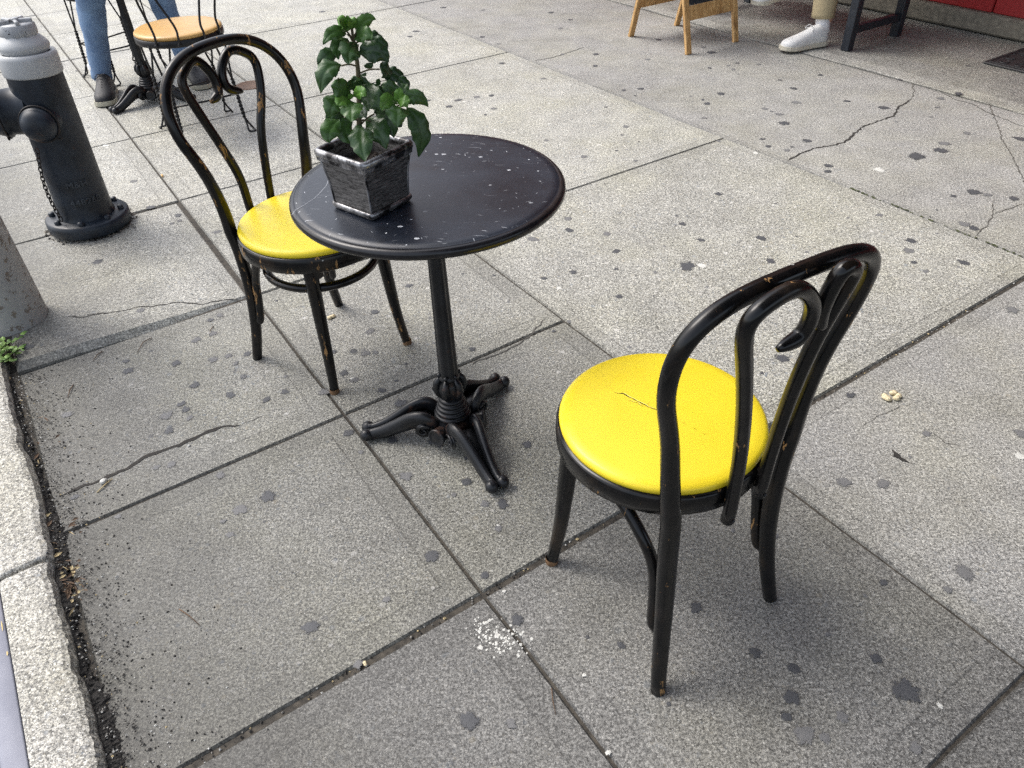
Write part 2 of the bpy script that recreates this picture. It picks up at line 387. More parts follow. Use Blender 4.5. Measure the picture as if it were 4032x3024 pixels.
MAT['sock'] = _m.fin((.74, .74, .76), .9, 0, _m.bump(_w.outputs['Fac'], .5, .002))
MAT['shoe_white'] = flat_mat('white_leather', (.72, .72, .71), .45, 0, .06, 20, .15)
MAT['sole_cream'] = flat_mat('cream_rubber_sole', (.60, .56, .46), .6, 0, .12, 30, .2)
MAT['shoe_black'] = flat_mat('black_trainer_mesh', (.018, .019, .022), .6, 0, .4, 120, .4)
MAT['sole_grey'] = flat_mat('grey_rubber_sole', (.45, .43, .34), .6, 0, .15, 30, .2)
MAT['skin'] = flat_mat('skin', (.48, .29, .21), .55, 0, .06, 20, .1)
MAT['hair'] = flat_mat('dark_hair', (.03, .02, .014), .6, 0, .4, 90, .6)
MAT['shirt_grey'] = flat_mat('grey_cotton', (.25, .26, .28), .9, 0, .08, 10, .4, dist=.006)
MAT['shirt_navy'] = flat_mat('navy_cotton', (.03, .04, .07), .9, 0, .08, 10, .4, dist=.006)
MAT['twig'] = flat_mat('dry_twig', (.12, .075, .045), .8)
MAT['straw'] = flat_mat('dry_straw', (.50, .40, .22), .8)
MAT['shell'] = flat_mat('popcorn_cream', (.66, .56, .36), .7)
MAT['butt'] = flat_mat('cigarette_filter', (.62, .40, .16), .8)
MAT['rustlid'] = flat_mat('rusty_iron_lid', (.16, .10, .07), .8, 0, .4, 40, .6)
MAT['added_awning'] = flat_mat('dark_canvas', (.05, .012, .012), .8)
MAT['brickwall'] = flat_mat('brick_facade', (.20, .10, .07), .9, 0, .3, 3, .3)
MAT['glass'] = flat_mat('dark_window', (.02, .025, .03), .08, 0, .1, 3, 0)

near = concrete('exposed_aggregate_concrete', (.53, .525, .475), (.160, .158, .142), 1.0, 1.0, 0.)
smooth_c = concrete('smooth_trowelled_concrete', (.45, .445, .42), (.150, .148, .142), .5, .85, 21.)
cement = concrete('patched_cement', (.34, .335, .31), (.12, .12, .112), .2, .6, 33.)
kerb_m = concrete('weathered_kerb_concrete', (.53, .515, .46), (.15, .145, .13), .7, 1.1, 47., dirty=False)

# ------------------------------------------------------------------ ground
def gquad(mb, u0, u1, v0, v1, z, tone, border=.04, mat=0, gap=.0028, zoff=None, depth=.05, bev=.005, face=.62):
    """One paving slab with an eased edge, a trowelled margin and a tone set by the caller."""
    def corner(i):
        a, b, c, d = u0 + i, u1 - i, v0 + i, v1 - i
        return [(a, c), (b, c), (b, d), (a, d)]
    zf = zoff or (lambda u, v: z)
    vs = []; levels = ((gap, -depth), (gap, -bev * 1.2), (gap + bev, 0.0), (border + gap, 0.0), (border + gap + .005, .0004))
    nseg = max(2, int(max(u1 - u0, v1 - v0) / .12))
    ringn = None
    for i, dz in levels:
        C = corner(i); ring = []
        for k in range(4):
            p, q = C[k], C[(k + 1) % 4]
            for j in range(nseg):
                t = j / nseg; u, v = lerp(p[0], q[0], t), lerp(p[1], q[1], t)
                w = (math.sin(u * 31 + v * 17) + math.sin(u * 83 + v * 57)) * .0006 if i < border else 0
                x, y = xy(u + w, v + w); ring.append((x, y, zf(u, v) + dz))
        vs += ring
    n = nseg * 4; fs = []
    for l in range(4):
        for k in range(n): fs.append((l * n + k, l * n + (k + 1) % n, (l + 1) * n + (k + 1) % n, (l + 1) * n + k))
    inner = tuple(4 * n + k for k in range(n))
    mb.mat = mat
    b0 = len(mb.f); mb.add(vs, fs, False); 
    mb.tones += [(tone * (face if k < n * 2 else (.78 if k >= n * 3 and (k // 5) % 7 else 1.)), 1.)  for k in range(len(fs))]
    mb.add([], [], False)
    base = len(mb.v) - len(vs)
    mb.f.append(tuple(base + i for i in inner)); mb.m.append(mat); mb.sm.append(False); mb.tones.append((tone, 0.))
def paint_tones(o, tones):
    me = o.data; at = me.color_attributes.new('tone', 'FLOAT_COLOR', 'CORNER')
    buf = []
    for p, (t, b) in zip(me.polygons, tones): buf += [t, b, 0., 1.] * p.loop_total
    at.data.foreach_set('color', buf)

walk = MB(); walk.tones = []; walk.smooth = False
VB12 = [-3.2, -2.4, -1.6, -.72, .104, .902, 1.662, 2.459, 3.445, 4.38, 5.28, 6.2, 7.0, 7.82, 8.7, 9.6, 10.5, 11.4]
rng = random.Random(3)
KE = -.315            # inner edge of the kerb
for ci, (ua, ub) in enumerate(((KE + .02, .48), (.48, 1.29))):
    for a, b in zip(VB12[:-1], VB12[1:]):
        if a == .902: a += .004
        if b == .902: b -= .004
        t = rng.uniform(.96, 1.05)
        t *= interp((a + b) / 2, [-.3, .5, 1.28, 2.06, 2.95, 4.8], [.50, .52, .54, .68, .88, 1.05]) if ci == 0 else interp((a + b) / 2, [-.3, .5, 1.28, 2.06, 2.95, 4.8], [.54, .64, .64, .78, .92, 1.05])  # differing concrete, plus light falloff painted in: darker towards viewer and kerb
        zoff = None; z = rng.uniform(-.0015, .0015)
        if ci == 0 and abs(a - 2.459) < .01:      # slab lifted towards the kerb
            zoff = lambda u, v: .032 * max(0, min(1, (.45 - u) / .65)) * max(.25, 1 - (v - 2.459) / 1.3)
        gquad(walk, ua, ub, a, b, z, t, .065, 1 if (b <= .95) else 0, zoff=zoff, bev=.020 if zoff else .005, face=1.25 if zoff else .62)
V3 = [-3.2, -1.6, -.05, .902, 2.459, 4.38, 6.0, 7.8, 9.6, 11.4]
for a, b in zip(V3[:-1], V3[1:]):
    if a == .902: a += .003
    if b == .902: b -= .003
    gquad(walk, 1.29, 2.89, a, b, rng.uniform(-.001, .001), rng.uniform(1., 1.04) * (.90 if b < 1 else (.96 if b < 2.5 else 1.06)), .05, 1 if b < 1 else 0)  # random slab tone, with nearer slabs painted darker for light falloff
for a, b in zip([-3.2, -.9, 6.0, 8.6, 11.4][:-1], [-3.2, -.9, 6.0, 8.6, 11.4][1:]):
    gquad(walk, 2.89, 4.30, a, b, 0, rng.uniform(.97, 1.03), .02, 2, gap=.004)
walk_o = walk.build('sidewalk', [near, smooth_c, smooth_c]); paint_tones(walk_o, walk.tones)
tag(walk_o, kind='structure')
# dirt lying in the joints
j = MB(); j.smooth = False
def gplane(mb, u0, u1, v0, v1, z):
    P = [xy(u0, v0), xy(u1, v0), xy(u1, v1), xy(u0, v1)]; mb.add([(x, y, z) for x, y in P], [(0, 1, 2, 3)], False)
gplane(j, KE - .05, 4.35, -3.3, 11.4, -.0065)
jo = j.build('joint_dirt', MAT['jointfill'], walk_o)
# entrance apron, a rough cement strip against the shopfront
ap = MB(); ap.tones = []; N = 60; vs = []; 
edge = []
for i in range(N + 1):
    v = lerp(-3.2, 11.4, i / N)
    e = 4.303 + .008 * math.sin(v * 3.1) + .006 * math.sin(v * 9.7 + 1)
    edge.append((e, v))
for e, v in edge:
    for u, z in ((e, -.03), (e + .004, .001), (e + .02, .004), (e + .12, .006), (5.60, .008)):
        x, y = xy(u, v); vs.append((x, y, z))
fs = []
for i in range(N):
    for k in range(4): fs.append((i * 5 + k, i * 5 + k + 1, i * 5 + 6 + k, i * 5 + 5 + k)); 
ap.add(vs, fs, False); ap.tones = [((1.22 if k in (1, 2) else (.6 if k == 0 else .95)), .3 if k < 3 else 0.) for i in range(N) for k in range(4)]
apo = ap.build('entrance_pavement', cement); paint_tones(apo, ap.tones); tag(apo, kind='structure')
# kerb
kb = MB(); kb.tones = []; kb.smooth = False
_kn = [random.Random(77).uniform(-1, 1) for _ in range(4096)]
_kr = random.Random(78); _kn = [_kr.uniform(-1, 1) for _ in range(4096)]
def vn(x, k=0):
    i = math.floor(x); f = x - i; f = f * f * (3 - 2 * f); return _kn[(i + k * 997) % 4096] * (1 - f) + _kn[(i + 1 + k * 997) % 4096] * f
def kerb_prof(v):
    w = .006 * vn(v * 2.2, 1) + .003 * vn(v * 9, 2) + .0016 * vn(v * 31, 3) + .001 * vn(v * 90, 4)
    for c0, wd, dp in ((.915, .045, .024), (1.52, .03, .008), (.50, .05, .008), (1.22, .02, .006), (2.05, .04, .008)):
        w -= dp * math.exp(-((v - c0) / wd) ** 2)
    return KE + w
vs = []; prof_n = 7
VS = list(np.arange(-3.2, -.3, .03)) + list(np.arange(-.3, 2.9, .004)) + list(np.arange(2.9, 11.4, .03)); NV = len(VS) - 1
for i in range(NV + 1):
    v = VS[i]; e = kerb_prof(v)
    chip = .002 * vn(v * 30, 5) + .0015 * vn(v * 110, 6)
    cut = math.exp(-((((v - 1.565 + .75) % 1.5) - .75) / .006) ** 2)   # block joints
    z = .038 - .02 * cut
    for u, zz in ((-.428, z - .004), (-.418, z), (-.37, z + .001), (e - .020 + chip, z), (e - .008 + chip, z - .005), (e, z - .02), (e + .004, -.06)):
        x, y = xy(u, v); vs.append((x, y, zz))
fs = []
for i in range(NV):
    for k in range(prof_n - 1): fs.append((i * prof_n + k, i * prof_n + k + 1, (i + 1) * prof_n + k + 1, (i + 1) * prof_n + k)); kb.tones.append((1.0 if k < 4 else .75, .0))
kb.add(vs, fs, False)
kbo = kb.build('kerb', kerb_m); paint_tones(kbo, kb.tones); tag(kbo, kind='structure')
st = MB(); vs = []
SP = [(-.430, -.02), (-.430, .033), (-.433, .035), (-.466, .035), (-.474, .032), (-.479, .022), (-.480, -.16)]
for i in range(41):
    v = lerp(-3.2, 11.4, i / 40)
    for u, z in SP: x, y = xy(u, v); vs.append((x, y, z))
fs = []
for i in range(40):
    for k in range(len(SP) - 1): fs.append((i * 7 + k, i * 7 + k + 1, i * 7 + 8 + k, i * 7 + 7 + k))
st.add(vs, fs, True); st.build('steel_edge', MAT['steel'], kbo)
yp = MB(); r2 = random.Random(5)
v = .3
while v < 2.2:
    v += r2.uniform(.01, .09) + (.25 if r2.random() < .12 else 0); L = r2.uniform(.006, .04); w = r2.uniform(.0008, .003); u = -.436 + r2.uniform(-.002, .003)
    pts = [(u - w, v), (u + w * .6, v + L * .2), (u + w, v + L * .7), (u - w * .2, v + L), (u - w * 1.2, v + L * .6)]
    yp.add([(*xy(a, b), .0372) for a, b in pts], [(0, 1, 2, 3, 4)], False)
yp.build('yellow_paint_flake', flat_mat('old_yellow_paint', (.60, .47, .20), .7), kbo)
# road
rd = MB(); rd.add([(-150, -150, -.15), (150, -150, -.15), (150, 150, -.15), (-150, 150, -.15)], [(0, 1, 2, 3)], False)
tag(rd.build('road', MAT['asphalt']), kind='structure')

# gutter dirt along the kerb: an uneven bank plus loose crumbs
gd = MB(); gd.smooth = False; vs = []; NV = 700; r3 = random.Random(11)
for i in range(NV + 1):
    v = lerp(-.6, 2.44, i / NV)
    w = .036 + .012 * vn(v * 3, 7) + .010 * vn(v * 14, 8) + .006 * vn(v * 45, 9) + .004 * vn(v * 120, 10)
    if v > 1.75: w *= max(.35, 1 - (v - 1.75) * 1.0)
    for t, z in ((-.012, .006), (.0, .010), (.3, .009), (.6, .005), (.85, .0025), (1., -.002)):
        zz = z + (r3.uniform(-.003, .003) if 0 < t < 1 else 0)
        x, y = xy(KE - .01 + max(t, -.01) * w + (r3.uniform(-.004, .004) if t > 0 else 0), v + r3.uniform(-.001, .001)); vs.append((x, y, zz))
fs = [(i * 6 + k, i * 6 + k + 1, i * 6 + 7 + k, i * 6 + 6 + k) for i in range(NV) for k in range(5)]
gd.add(vs, fs, False)
def crumb(mb, x, y, z, r, rg):
    vs = [(x + rg.uniform(-r, r) * .4 + r * a, y + r * b, z + max(0, c) * r * .8 + rg.uniform(0, r * .2)) for a, b, c in ((1, 0, 0), (0, 1, 0), (-1, 0, 0), (0, -1, 0), (0, 0, 1))]
    mb.add(vs, [(0, 1, 4), (1, 2, 4), (2, 3, 4), (3, 0, 4)], False)
for i in range(5200):
    v = r3.uniform(-.5, 2.44); t = abs(r3.gauss(0, .05)) + (.0); 
    if r3.random() < .25: t = abs(r3.gauss(0, .12))
    gd.mat = r3.choices((0, 1, 2, 3), (10, 2.0, 1.6, .5))[0]
    x, y = xy(KE + t, v); crumb(gd, x, y, .001 + max(0, .008 - t * .09), r3.uniform(.0008, .0028) if gd.mat else r3.uniform(.0008, .0032), r3)
for i in range(260):        # grit caught in the wide joint
    u = r3.uniform(-.3, 3.3); gd.mat = r3.choices((0, 1, 2, 3), (5, 2, 2, 1))[0]
    x, y = xy(u, .902 + r3.gauss(0, .006)); crumb(gd, x, y, -.004, r3.uniform(.0015, .004), r3)
tag(gd.build('gutter_dirt', [MAT['dirt'], MAT['white_spot'], flat_mat('grey_grit', (.22, .21, .19), .9), MAT['straw']]),
    'dark dirt and grit lying along the kerb and in the joints', 'dirt', kind='stuff')

# cracks as narrow dirt-filled ribbons
ck = MB(); ck.smooth = False; r4 = random.Random(21)
def crack(px, w, mat=0, z=.0016, jag=1.):
    P = [Vector((*surveyed(*p), 0)) for p in px]; Q = []
    for a, b in zip(P[:-1], P[1:]):
        n = max(2, int((b - a).length / .016)); d = (b - a); nn = Vector((-d.y, d.x, 0)).normalized()
        for i in range(n): Q.append(a + d * (i / n) + (nn * r4.uniform(-.005, .005) * jag if i else Vector((0, 0, 0))))
    Q.append(P[-1]); vs = []
    for i, q in enumerate(Q):
        d = (Q[min(i + 1, len(Q) - 1)] - Q[max(i - 1, 0)]).normalized(); nn = Vector((-d.y, d.x, 0))
        e = min(1, i / 3 + .15, (len(Q) - 1 - i) / 3 + .15); ww = w * r4.uniform(.45, 1.25) * e / 2
        zz = z
        u, v = uvof(q)
        if 2.459 < v < 3.44 and u < .46: zz += .032 * max(0, min(1, (.45 - u) / .65)) * max(.25, 1 - (v - 2.459) / 1.3)
        vs += [(*(q + nn * ww).xy, zz), (*(q - nn * ww).xy, zz)]
    ck.mat = mat; ck.add(vs, [(2 * i, 2 * i + 1, 2 * i + 3, 2 * i + 2) for i in range(len(Q) - 1)], False)
crack([(3096, 636), (3140, 612), (3200, 585), (3280, 572), (3325, 562), (3360, 530), (3400, 498), (3450, 480), (3520, 458), (3535, 425), (3560, 410), (3590, 390)], .011)
crack([(3590, 390), (3600, 360), (3585, 318)], .006, 1)
crack([(3895, 395), (3905, 440), (3930, 500), (3950, 560), (3990, 620), (4000, 650), (4022, 690), (4045, 740)], .006, 1)
crack([(3838, 932), (3860, 910), (3890, 885), (3905, 850), (3915, 790)], .005, 1)
crack([(3915, 842), (3960, 825), (4040, 800)], .005, 1)
crack([(340, 1262), (390, 1255), (470, 1245), (560, 1222), (600, 1222), (700, 1200), (790, 1207), (860, 1190), (930, 1180), (958, 1195)], .006)
crack([(262, 1268), (330, 1270), (410, 1248)], .005)
crack([(240, 1955), (330, 1912), (400, 1890), (500, 1848), (590, 1792), (680, 1760), (760, 1730), (820, 1700), (900, 1678), (950, 1674)], .012)
crack([(950, 1674), (1040, 1636)], .005, 1)
crack([(1850, 1440), (1870, 1425), (1950, 1400), (2010, 1370), (2080, 1330), (2150, 1250)], .005, 1)
crack([(2100, 240), (2180, 226), (2260, 200), (2300, 185)], .008, 1)
crack([(3700, 360), (3760, 392), (3830, 410), (3880, 440), (4032, 500)], .006, 1)
crack([(3660, 1700), (3720, 1745), (3790, 1760)], .003, 1); crack([(3380, 1690), (3450, 1640), (3560, 1590)], .002, 1)
crack([(2300, 1640), (2330, 1600), (2360, 1560)], .002, 1)
crack([(3512, 1772), (3530, 1795), (3555, 1812), (3580, 1823)], .022, 0, jag=.4)
# mossy joint between the walk and the shopfront slab
mo = [surveyed(3500, 790), surveyed(4030, 1010)]
ck.mat = 2
for i in range(90):
    t = r4.random(); p = xy(2.89 + r4.gauss(0, .003), lerp(.6, 1.75, t)); r = r4.uniform(.003, .008)
    ck.add([(p[0] + r * math.cos(a) * r4.uniform(.6, 1.3), p[1] + r * math.sin(a), .0012 + i * 2e-6) for a in (0, 1.2, 2.5, 3.8, 5)], [(0, 1, 2, 3, 4)], False)
ck.build('crack', [MAT['crack'], MAT['crack_fine'], MAT['moss']], walk_o)

# chewing gum trodden into the slabs
GUM = """512,1018,20 552,973,15 579,1095,16 388,1041,16 617,993,14 122,1396,20 840,1314,15 773,1339,17 865,1242,13 828,1262,11 505,1461,18 694,1431,16 840,1416,16
900,1401,13 975,1394,13 497,1423,12 960,1483,12 768,1518,16 559,1237,14 594,817,14 701,849,12 855,914,14 527,715,12 654,1637,22 666,1697,18 265,1634,18 714,1592,15 747,1646,14
732,1613,14 907,1556,19 765,1519,14 1049,1574,14 675,1830,15 615,1842,12 868,1872,17 1055,1956,26 946,2008,24 879,2053,10 1477,1229,15 1458,1305,18 1392,1384,15 1439,1392,17 1479,1389,12
1311,1386,14 1121,1544,16 1276,1544,18 1395,1497,18 1504,1538,16 1355,1470,15 1610,1126,14 958,1484,14 929,1432,12 1577,1589,22 1599,1875,24 1836,1898,18 1979,1985,22 1910,1985,17 2075,1752,19
1787,1949,10 1546,1734,18 1697,1742,13 1732,1755,12 1372,1705,18 1422,1781,10 1838,1804,10 1859,1375,12 1701,2191,27 1962,2080,18 1224,2469,26 1522,2361,15 2037,2439,23 1847,2838,32
2013,2849,20 1908,2266,17 3323,1899,22 3478,1907,22 3797,2255,30 3566,2721,38 3446,2594,20 3315,2821,20 3167,2893,30 3247,2905,17 3478,2294,14 3730,2322,14 2884,2091,8 3055,2111,12 4021,1708,20
3259,2498,7 3095,2821,17 3115,2745,26 2740,2393,24 2445,2542,14 3088,486,17 3608,616,28 2839,370,13 3071,316,8 3124,349,13 3134,404,14 3335,399,11 3479,425,16 3012,429,12 3068,450,12 3774,374,13
3704,388,11 3691,423,9 3718,566,18 3704,593,20 3834,757,19 3887,768,12 3993,783,15 3807,525,12 4019,548,19 3260,653,14 3259,676,12 2829,765,13 3462,848,11 2998,939,18 3588,949,17 3578,988,16
3794,1035,18 3797,883,17 3834,899,16 3754,773,10 3035,1029,17 2707,1049,30 2760,946,14 2783,409,11 2773,465,10 3177,555,14 3098,592,11 3025,577,11 3002,548,9 3230,296,9 3542,314,9 3986,1221,17
1639,124,13 1615,145,10 1269,47,10 1899,146,9 1965,173,7 1877,382,12 1935,377,11 1805,395,13 1769,420,12 1944,428,11 1688,396,8 2206,112,9 2299,618,13 2239,907,16 2097,943,20 2236,862,14 2170,50,10
1902,40,9 1745,30,10 2215,214,7 1977,250,11 2140,310,9 2245,78,8 2347,214,12 2523,350,12 2457,356,10 2343,260,10 2801,207,15 2594,157,11 2550,235,9 2868,258,7 2903,249,8 2887,274,9 2793,268,9 2770,186,9
2464,499,12 2785,407,9 2989,254,7 3079,1411,22 3348,1557,17 2687,883,13 2245,910,12 2426,991,16 2389,922,14 2257,1073,12 2142,1097,12 2438,1169,14 2426,1060,8 3000,1470,8 2180,1305,8 1560,1500,8""".split()
gm = MB(); gm.smooth = False; gm.edge = []; r5 = random.Random(31)
def blob(mb, x, y, r, z, rg, pale=0):
    n = 26; ph = [rg.uniform(0, 6.28) for _ in range(5)]; am = [rg.uniform(.01, .09) for _ in range(5)]; el = rg.uniform(.72, 1.); ro = rg.uniform(0, PI)
    vs = []
    for lv in (1., .62, .25):
        for k in range(n):
            a = 2 * PI * k / n; rr = r * 1.25 * lv * (1 + sum(am[i] * math.sin((i + 2) * a + ph[i]) for i in range(5)))
            dx, dy = rr * math.cos(a), rr * math.sin(a) * el; dx, dy = dx * math.cos(ro) - dy * math.sin(ro), dx * math.sin(ro) + dy * math.cos(ro)
            vs.append((x + dx, y + dy, z - .0012 + (1 - lv) * .0006))
    mb.edge += [0.] * n + [.5] * n + [1.] * n
    mb.mat = pale
    mb.add(vs, [(l * n + k, l * n + (k + 1) % n, l * n + n + (k + 1) % n, l * n + n + k) for l in range(2) for k in range(n)] + [tuple(range(2 * n, 3 * n))], False)
def lift(x, y):
    u, v = uvof((x, y))
    if 2.459 < v < 3.44 and u < .46: return .032 * max(0, min(1, (.45 - u) / .65)) * max(.25, 1 - (v - 2.459) / 1.3)
    return .006 if u > 4.31 else 0
zi = 0
for g in GUM:
    a, b, r = map(float, g.split(','))
    x, y = surveyed(a, b); D = math.sqrt(x * x + y * y + CAM_H ** 2); zi += 1
    blob(gm, x, y, max(.006, r * D / LENS_PX * 1.0), lift(x, y) + .0026 + (zi % 40) * 1e-5, r5, 1 if r5.random() < .38 else 0)
for i in range(150):
    a, b = r5.uniform(0, 4032), r5.uniform(0, 1100) if r5.random() < .7 else r5.uniform(1100, 3024)
    x, y = surveyed(a, b); u, v = uvof((x, y)); zi += 1
    if b > 1100 and r5.random() < .5: continue
    if u < -.25 or u > 5.2: continue
    blob(gm, x, y, r5.uniform(.004, .012), lift(x, y) + .0021 + (zi % 40) * 1e-5, r5, 1 if r5.random() < .6 else 0)
for a, b, r in ((2763, 1047, 16), (2200, 1136, 10), (2975, 604, 11), (4013, 1796, 16), (1985, 2330, 7), (2395, 2965, 9), (3700, 2780, 9), (1385, 1492, 7), (3460, 670, 18), (2300, 2660, 8), (1960, 2070, 6)):
    x, y = surveyed(a, b); D = math.sqrt(x * x + y * y + CAM_H ** 2); blob(gm, x, y, r * D / LENS_PX, .0032, r5, 2)
for i in range(150):      # spatter of white paint
    a, b = r5.gauss(1955, 48), r5.gauss(2510, 38)
    x, y = surveyed(a + (b - 2510) * .5, b); blob(gm, x, y, abs(r5.gauss(0, .0016)) + .0008, .0009 + i * 3e-6, r5, 2)
for i in range(26):
    x, y = surveyed(r5.gauss(430, 25), r5.gauss(612, 16)); blob(gm, x, y, r5.uniform(.004, .013), .0022 + i * 5e-6, r5, 2)
def rag(name, col, col2, rough):
    m = NT(name); e = m.n('ShaderNodeVertexColor', layer_name='edge').outputs[0]
    nz = m.noise(330, 4, .8); nb = m.noise(90, 3, .6)
    k = m.math('ADD', e, m.math('MULTIPLY', m.math('SUBTRACT', nz, .5), 2.2)); k = m.math('ADD', k, m.math('MULTIPLY', m.math('SUBTRACT', nb, .5), 1.5))
    al = m.ramp(k, .10, .34); m.l(al, m.b.inputs['Alpha'])
    return m.fin(m.mix(m.ramp(nz, .3, .7), col, col2), rough, 0, m.bump(nz, .3, .001))
go = gm.build('gum_stain', [rag('trodden_gum', (.055, .058, .064), (.095, .098, .105), .6), rag('faded_gum', (.13, .13, .132), (.19, .19, .19), .75), rag('white_gum', (.55, .55, .51), (.66, .66, .62), .6)], walk_o)
at = go.data.color_attributes.new('edge', 'FLOAT_COLOR', 'POINT'); at.data.foreach_set('color', [q for e in gm.edge for q in (e, e, e, 1.)])

# ------------------------------------------------------------------ bentwood chairs
def yprof(z, y):
    u = z - .46
    return y[1] + (y[0] - y[1]) * (u / .46) ** 2 if u < 0 else y[1] - y[2] * u - y[3] * u * u
ZK = [0, .12, .25, .38, .46, .55, .65, .75]
def bent_chair(name, d, label, wood, ring, damage):
    root = empty(name, (d['c'][0], d['c'][1], 0), d['c'][2] - PI / 2, label, 'chair', 'black bentwood cafe chairs with yellow seats')
    R, Z = d['seat']
    # back frame with the rear legs, one bent rod from foot to foot
    sk = d.get('skew', (0, 0))
    def warp(p):
        q = max(0, p[2] - .44); return Vector((p[0] + sk[1] * q * .3, p[1] + sk[0] * p[0] * q * 2, p[2]))
    def half(w, ex):
        K = cr([(a, z, 0) for a, z in zip(w, ZK)], 6); P = [(k[0], k[1]) for k in K]
        for t in np.linspace(0, PI / 2, 22)[1:]:
            P.append((w[-1] * max(0, math.cos(t)) ** ex, .75 + (d['top'][0] - .75) * math.sin(t) ** ex))
        return P
    a = [(x, yprof(z, d['y']), z) for x, z in half(d['wR'], d['top'][1])]; b = [(-x, yprof(z, d['y']), z) for x, z in half(d['wL'], d['top'][-1])]
    pts = [warp(p) for p in a + b[::-1][1:]]
    # even out the arch
    for _ in range(3):
        for i in range(36, len(pts) - 36): pts[i] = (pts[i - 1] + pts[i] * 2 + pts[i + 1]) / 4
    rad = [interp(p.z, [0, .1, .30, .46, .62, .75, .95], [.0150, .0165, .0185, .0182, .0155, .0140, .0138]) for p in pts]
    m = MB(); m.tube(pts, rad, 16); m.build('back_frame', wood, root)
    for sg, k in ((1, 'sR'), (-1, 'sL')):
        K = d[k]; K = [(K[i], K[i + 1]) for i in range(0, len(K), 2)]
        P = []
        for q in cr([(x, z, 0) for x, z in K], 8):
            u = q[1] - .46; P.append(Vector((sg * q[0], d['sy'][0] - d['sy'][1] * u - d['sy'][2] * u * u, q[1]))); P[-1] = warp(P[-1])
        for _ in range(4):
            P = [P[0]] + [(P[i - 1] + P[i] * 2 + P[i + 1]) / 4 for i in range(1, len(P) - 1)] + [P[-1]]
        n = len(P); rad = [.0125 * (1 if i < n * .90 else max(.12, 1 - ((i - n * .90) / (n * .10)) ** 2.4 * .85)) for i in range(n)]
        flat = [(1, 1)] * n
        P = [P[0] + Vector((0, .001, -.028))] + P; rad = [rad[0]] + rad; flat = [(1, 1)] * (n + 1)
        m = MB(); m.tube(P, rad, 14, flat=flat); so = m.build('back_scroll', wood, root)
        s = MB(); s.lathe([(.0001, .003), (.003, .002), (.0042, 0)], 12, c=P[0] + Vector((0, -.0122, .008)), axis=(0, -1, 0)); s.build('screw', MAT['iron'], so)
    # seat
    m = MB(); m.lathe([(R - .030, Z - .050), (R - .006, Z - .050), (R, Z - .045), (R + .001, Z - .025), (R, Z - .008), (R - .004, Z - .003), (R - .02, Z - .003)], 72); m.build('seat_ring', ring, root)
    cush = MB(); prof = [(R - .012, Z - .006), (R - .0065, Z - .001), (R - .0055, Z + .006), (R - .008, Z + .011), (R - .015, Z + .0155)]
    for i in range(1, 13):
        r = (R - .015) * (1 - i / 12); prof.append((max(r, .0005), Z + .0155 + .0085 * (1 - (r / (R - .015)) ** 2)))
    cush.lathe(prof, 72); co = cush.build('seat_cushion', MAT['yellow'], root)
    def zt(x, y):
        r = math.hypot(x, y); return Z + .0155 + .0085 * (1 - min(1, r / (R - .015)) ** 2)
    rg = random.Random(len(damage))
    for P, w, lip in damage:
        tr = MB(); tr.smooth = False
        Q = []
        for (x0, y0), (x1, y1) in zip(P[:-1], P[1:]):
            nn = max(2, int(math.hypot(x1 - x0, y1 - y0) / .004))
            for i in range(nn): Q.append(Vector((lerp(x0, x1, i / nn) + rg.uniform(-.0012, .0012), lerp(y0, y1, i / nn) + rg.uniform(-.0012, .0012))))
        Q.append(Vector(P[-1])); vs = []; vl = []
        for i, q in enumerate(Q):
            dd = (Q[min(i + 1, len(Q) - 1)] - Q[max(0, i - 1)]).normalized(); nn = Vector((-dd.y, dd.x)); e = min(1, (i + .2) / 3, (len(Q) - i - .8) / 3)
            ww = w * e * rg.uniform(.5, 1.2); p1, p2 = q + nn * ww, q - nn * ww; p3 = q + nn * (ww + .0012); p4 = q + nn * (ww + .004)
            vs += [(p1.x, p1.y, zt(*p1) + .0006), (p2.x, p2.y, zt(*p2) + .0006)]
            vl += [(p1.x, p1.y, zt(*p1) + .0002), (p3.x, p3.y, zt(*p3) + .0018 * e), (p4.x, p4.y, zt(*p4) - .0004)]
        tr.mat = 0; tr.add(vs, [(2 * i, 2 * i + 1, 2 * i + 3, 2 * i + 2) for i in range(len(Q) - 1)], False)
        if lip: tr.mat = 1; tr.add(vl, [(3 * i + k, 3 * i + k + 1, 3 * i + 4 + k, 3 * i + 3 + k) for i in range(len(Q) - 1) for k in (0, 1)], True)
        tr.build('tear', [MAT['tear'], MAT['yellow']], co)
    # front legs
    for sg, (fx, fy) in ((1, (d['ff'][0] + d['fe'][0], d['ff'][1] + d['fe'][1])), (-1, d['ff'])):
        fx *= sg; tx, ty = fx * .80, fy * .80
        K = cr([(tx, ty, Z - .045), (lerp(tx, fx, .22), lerp(ty, fy, .22), .30), (lerp(tx, fx, .50), lerp(ty, fy, .50), .15), (lerp(tx, fx, .78), lerp(ty, fy, .78), .06), (fx, fy, .002)], 7)
        m = MB(); m.tube(K, [interp(p.z, [0, .1, .25, .42], [.0135, .0155, .0185, .021]) for p in K], 14); lg = m.build('leg', wood, root)
        if True:
            f = MB(); f.lathe([(.0145, -.001), (.0150, .004), (.0142, .016)], 14, c=(fx, fy, .001)); f.build('foot_cap', MAT['foot_wood'], lg)
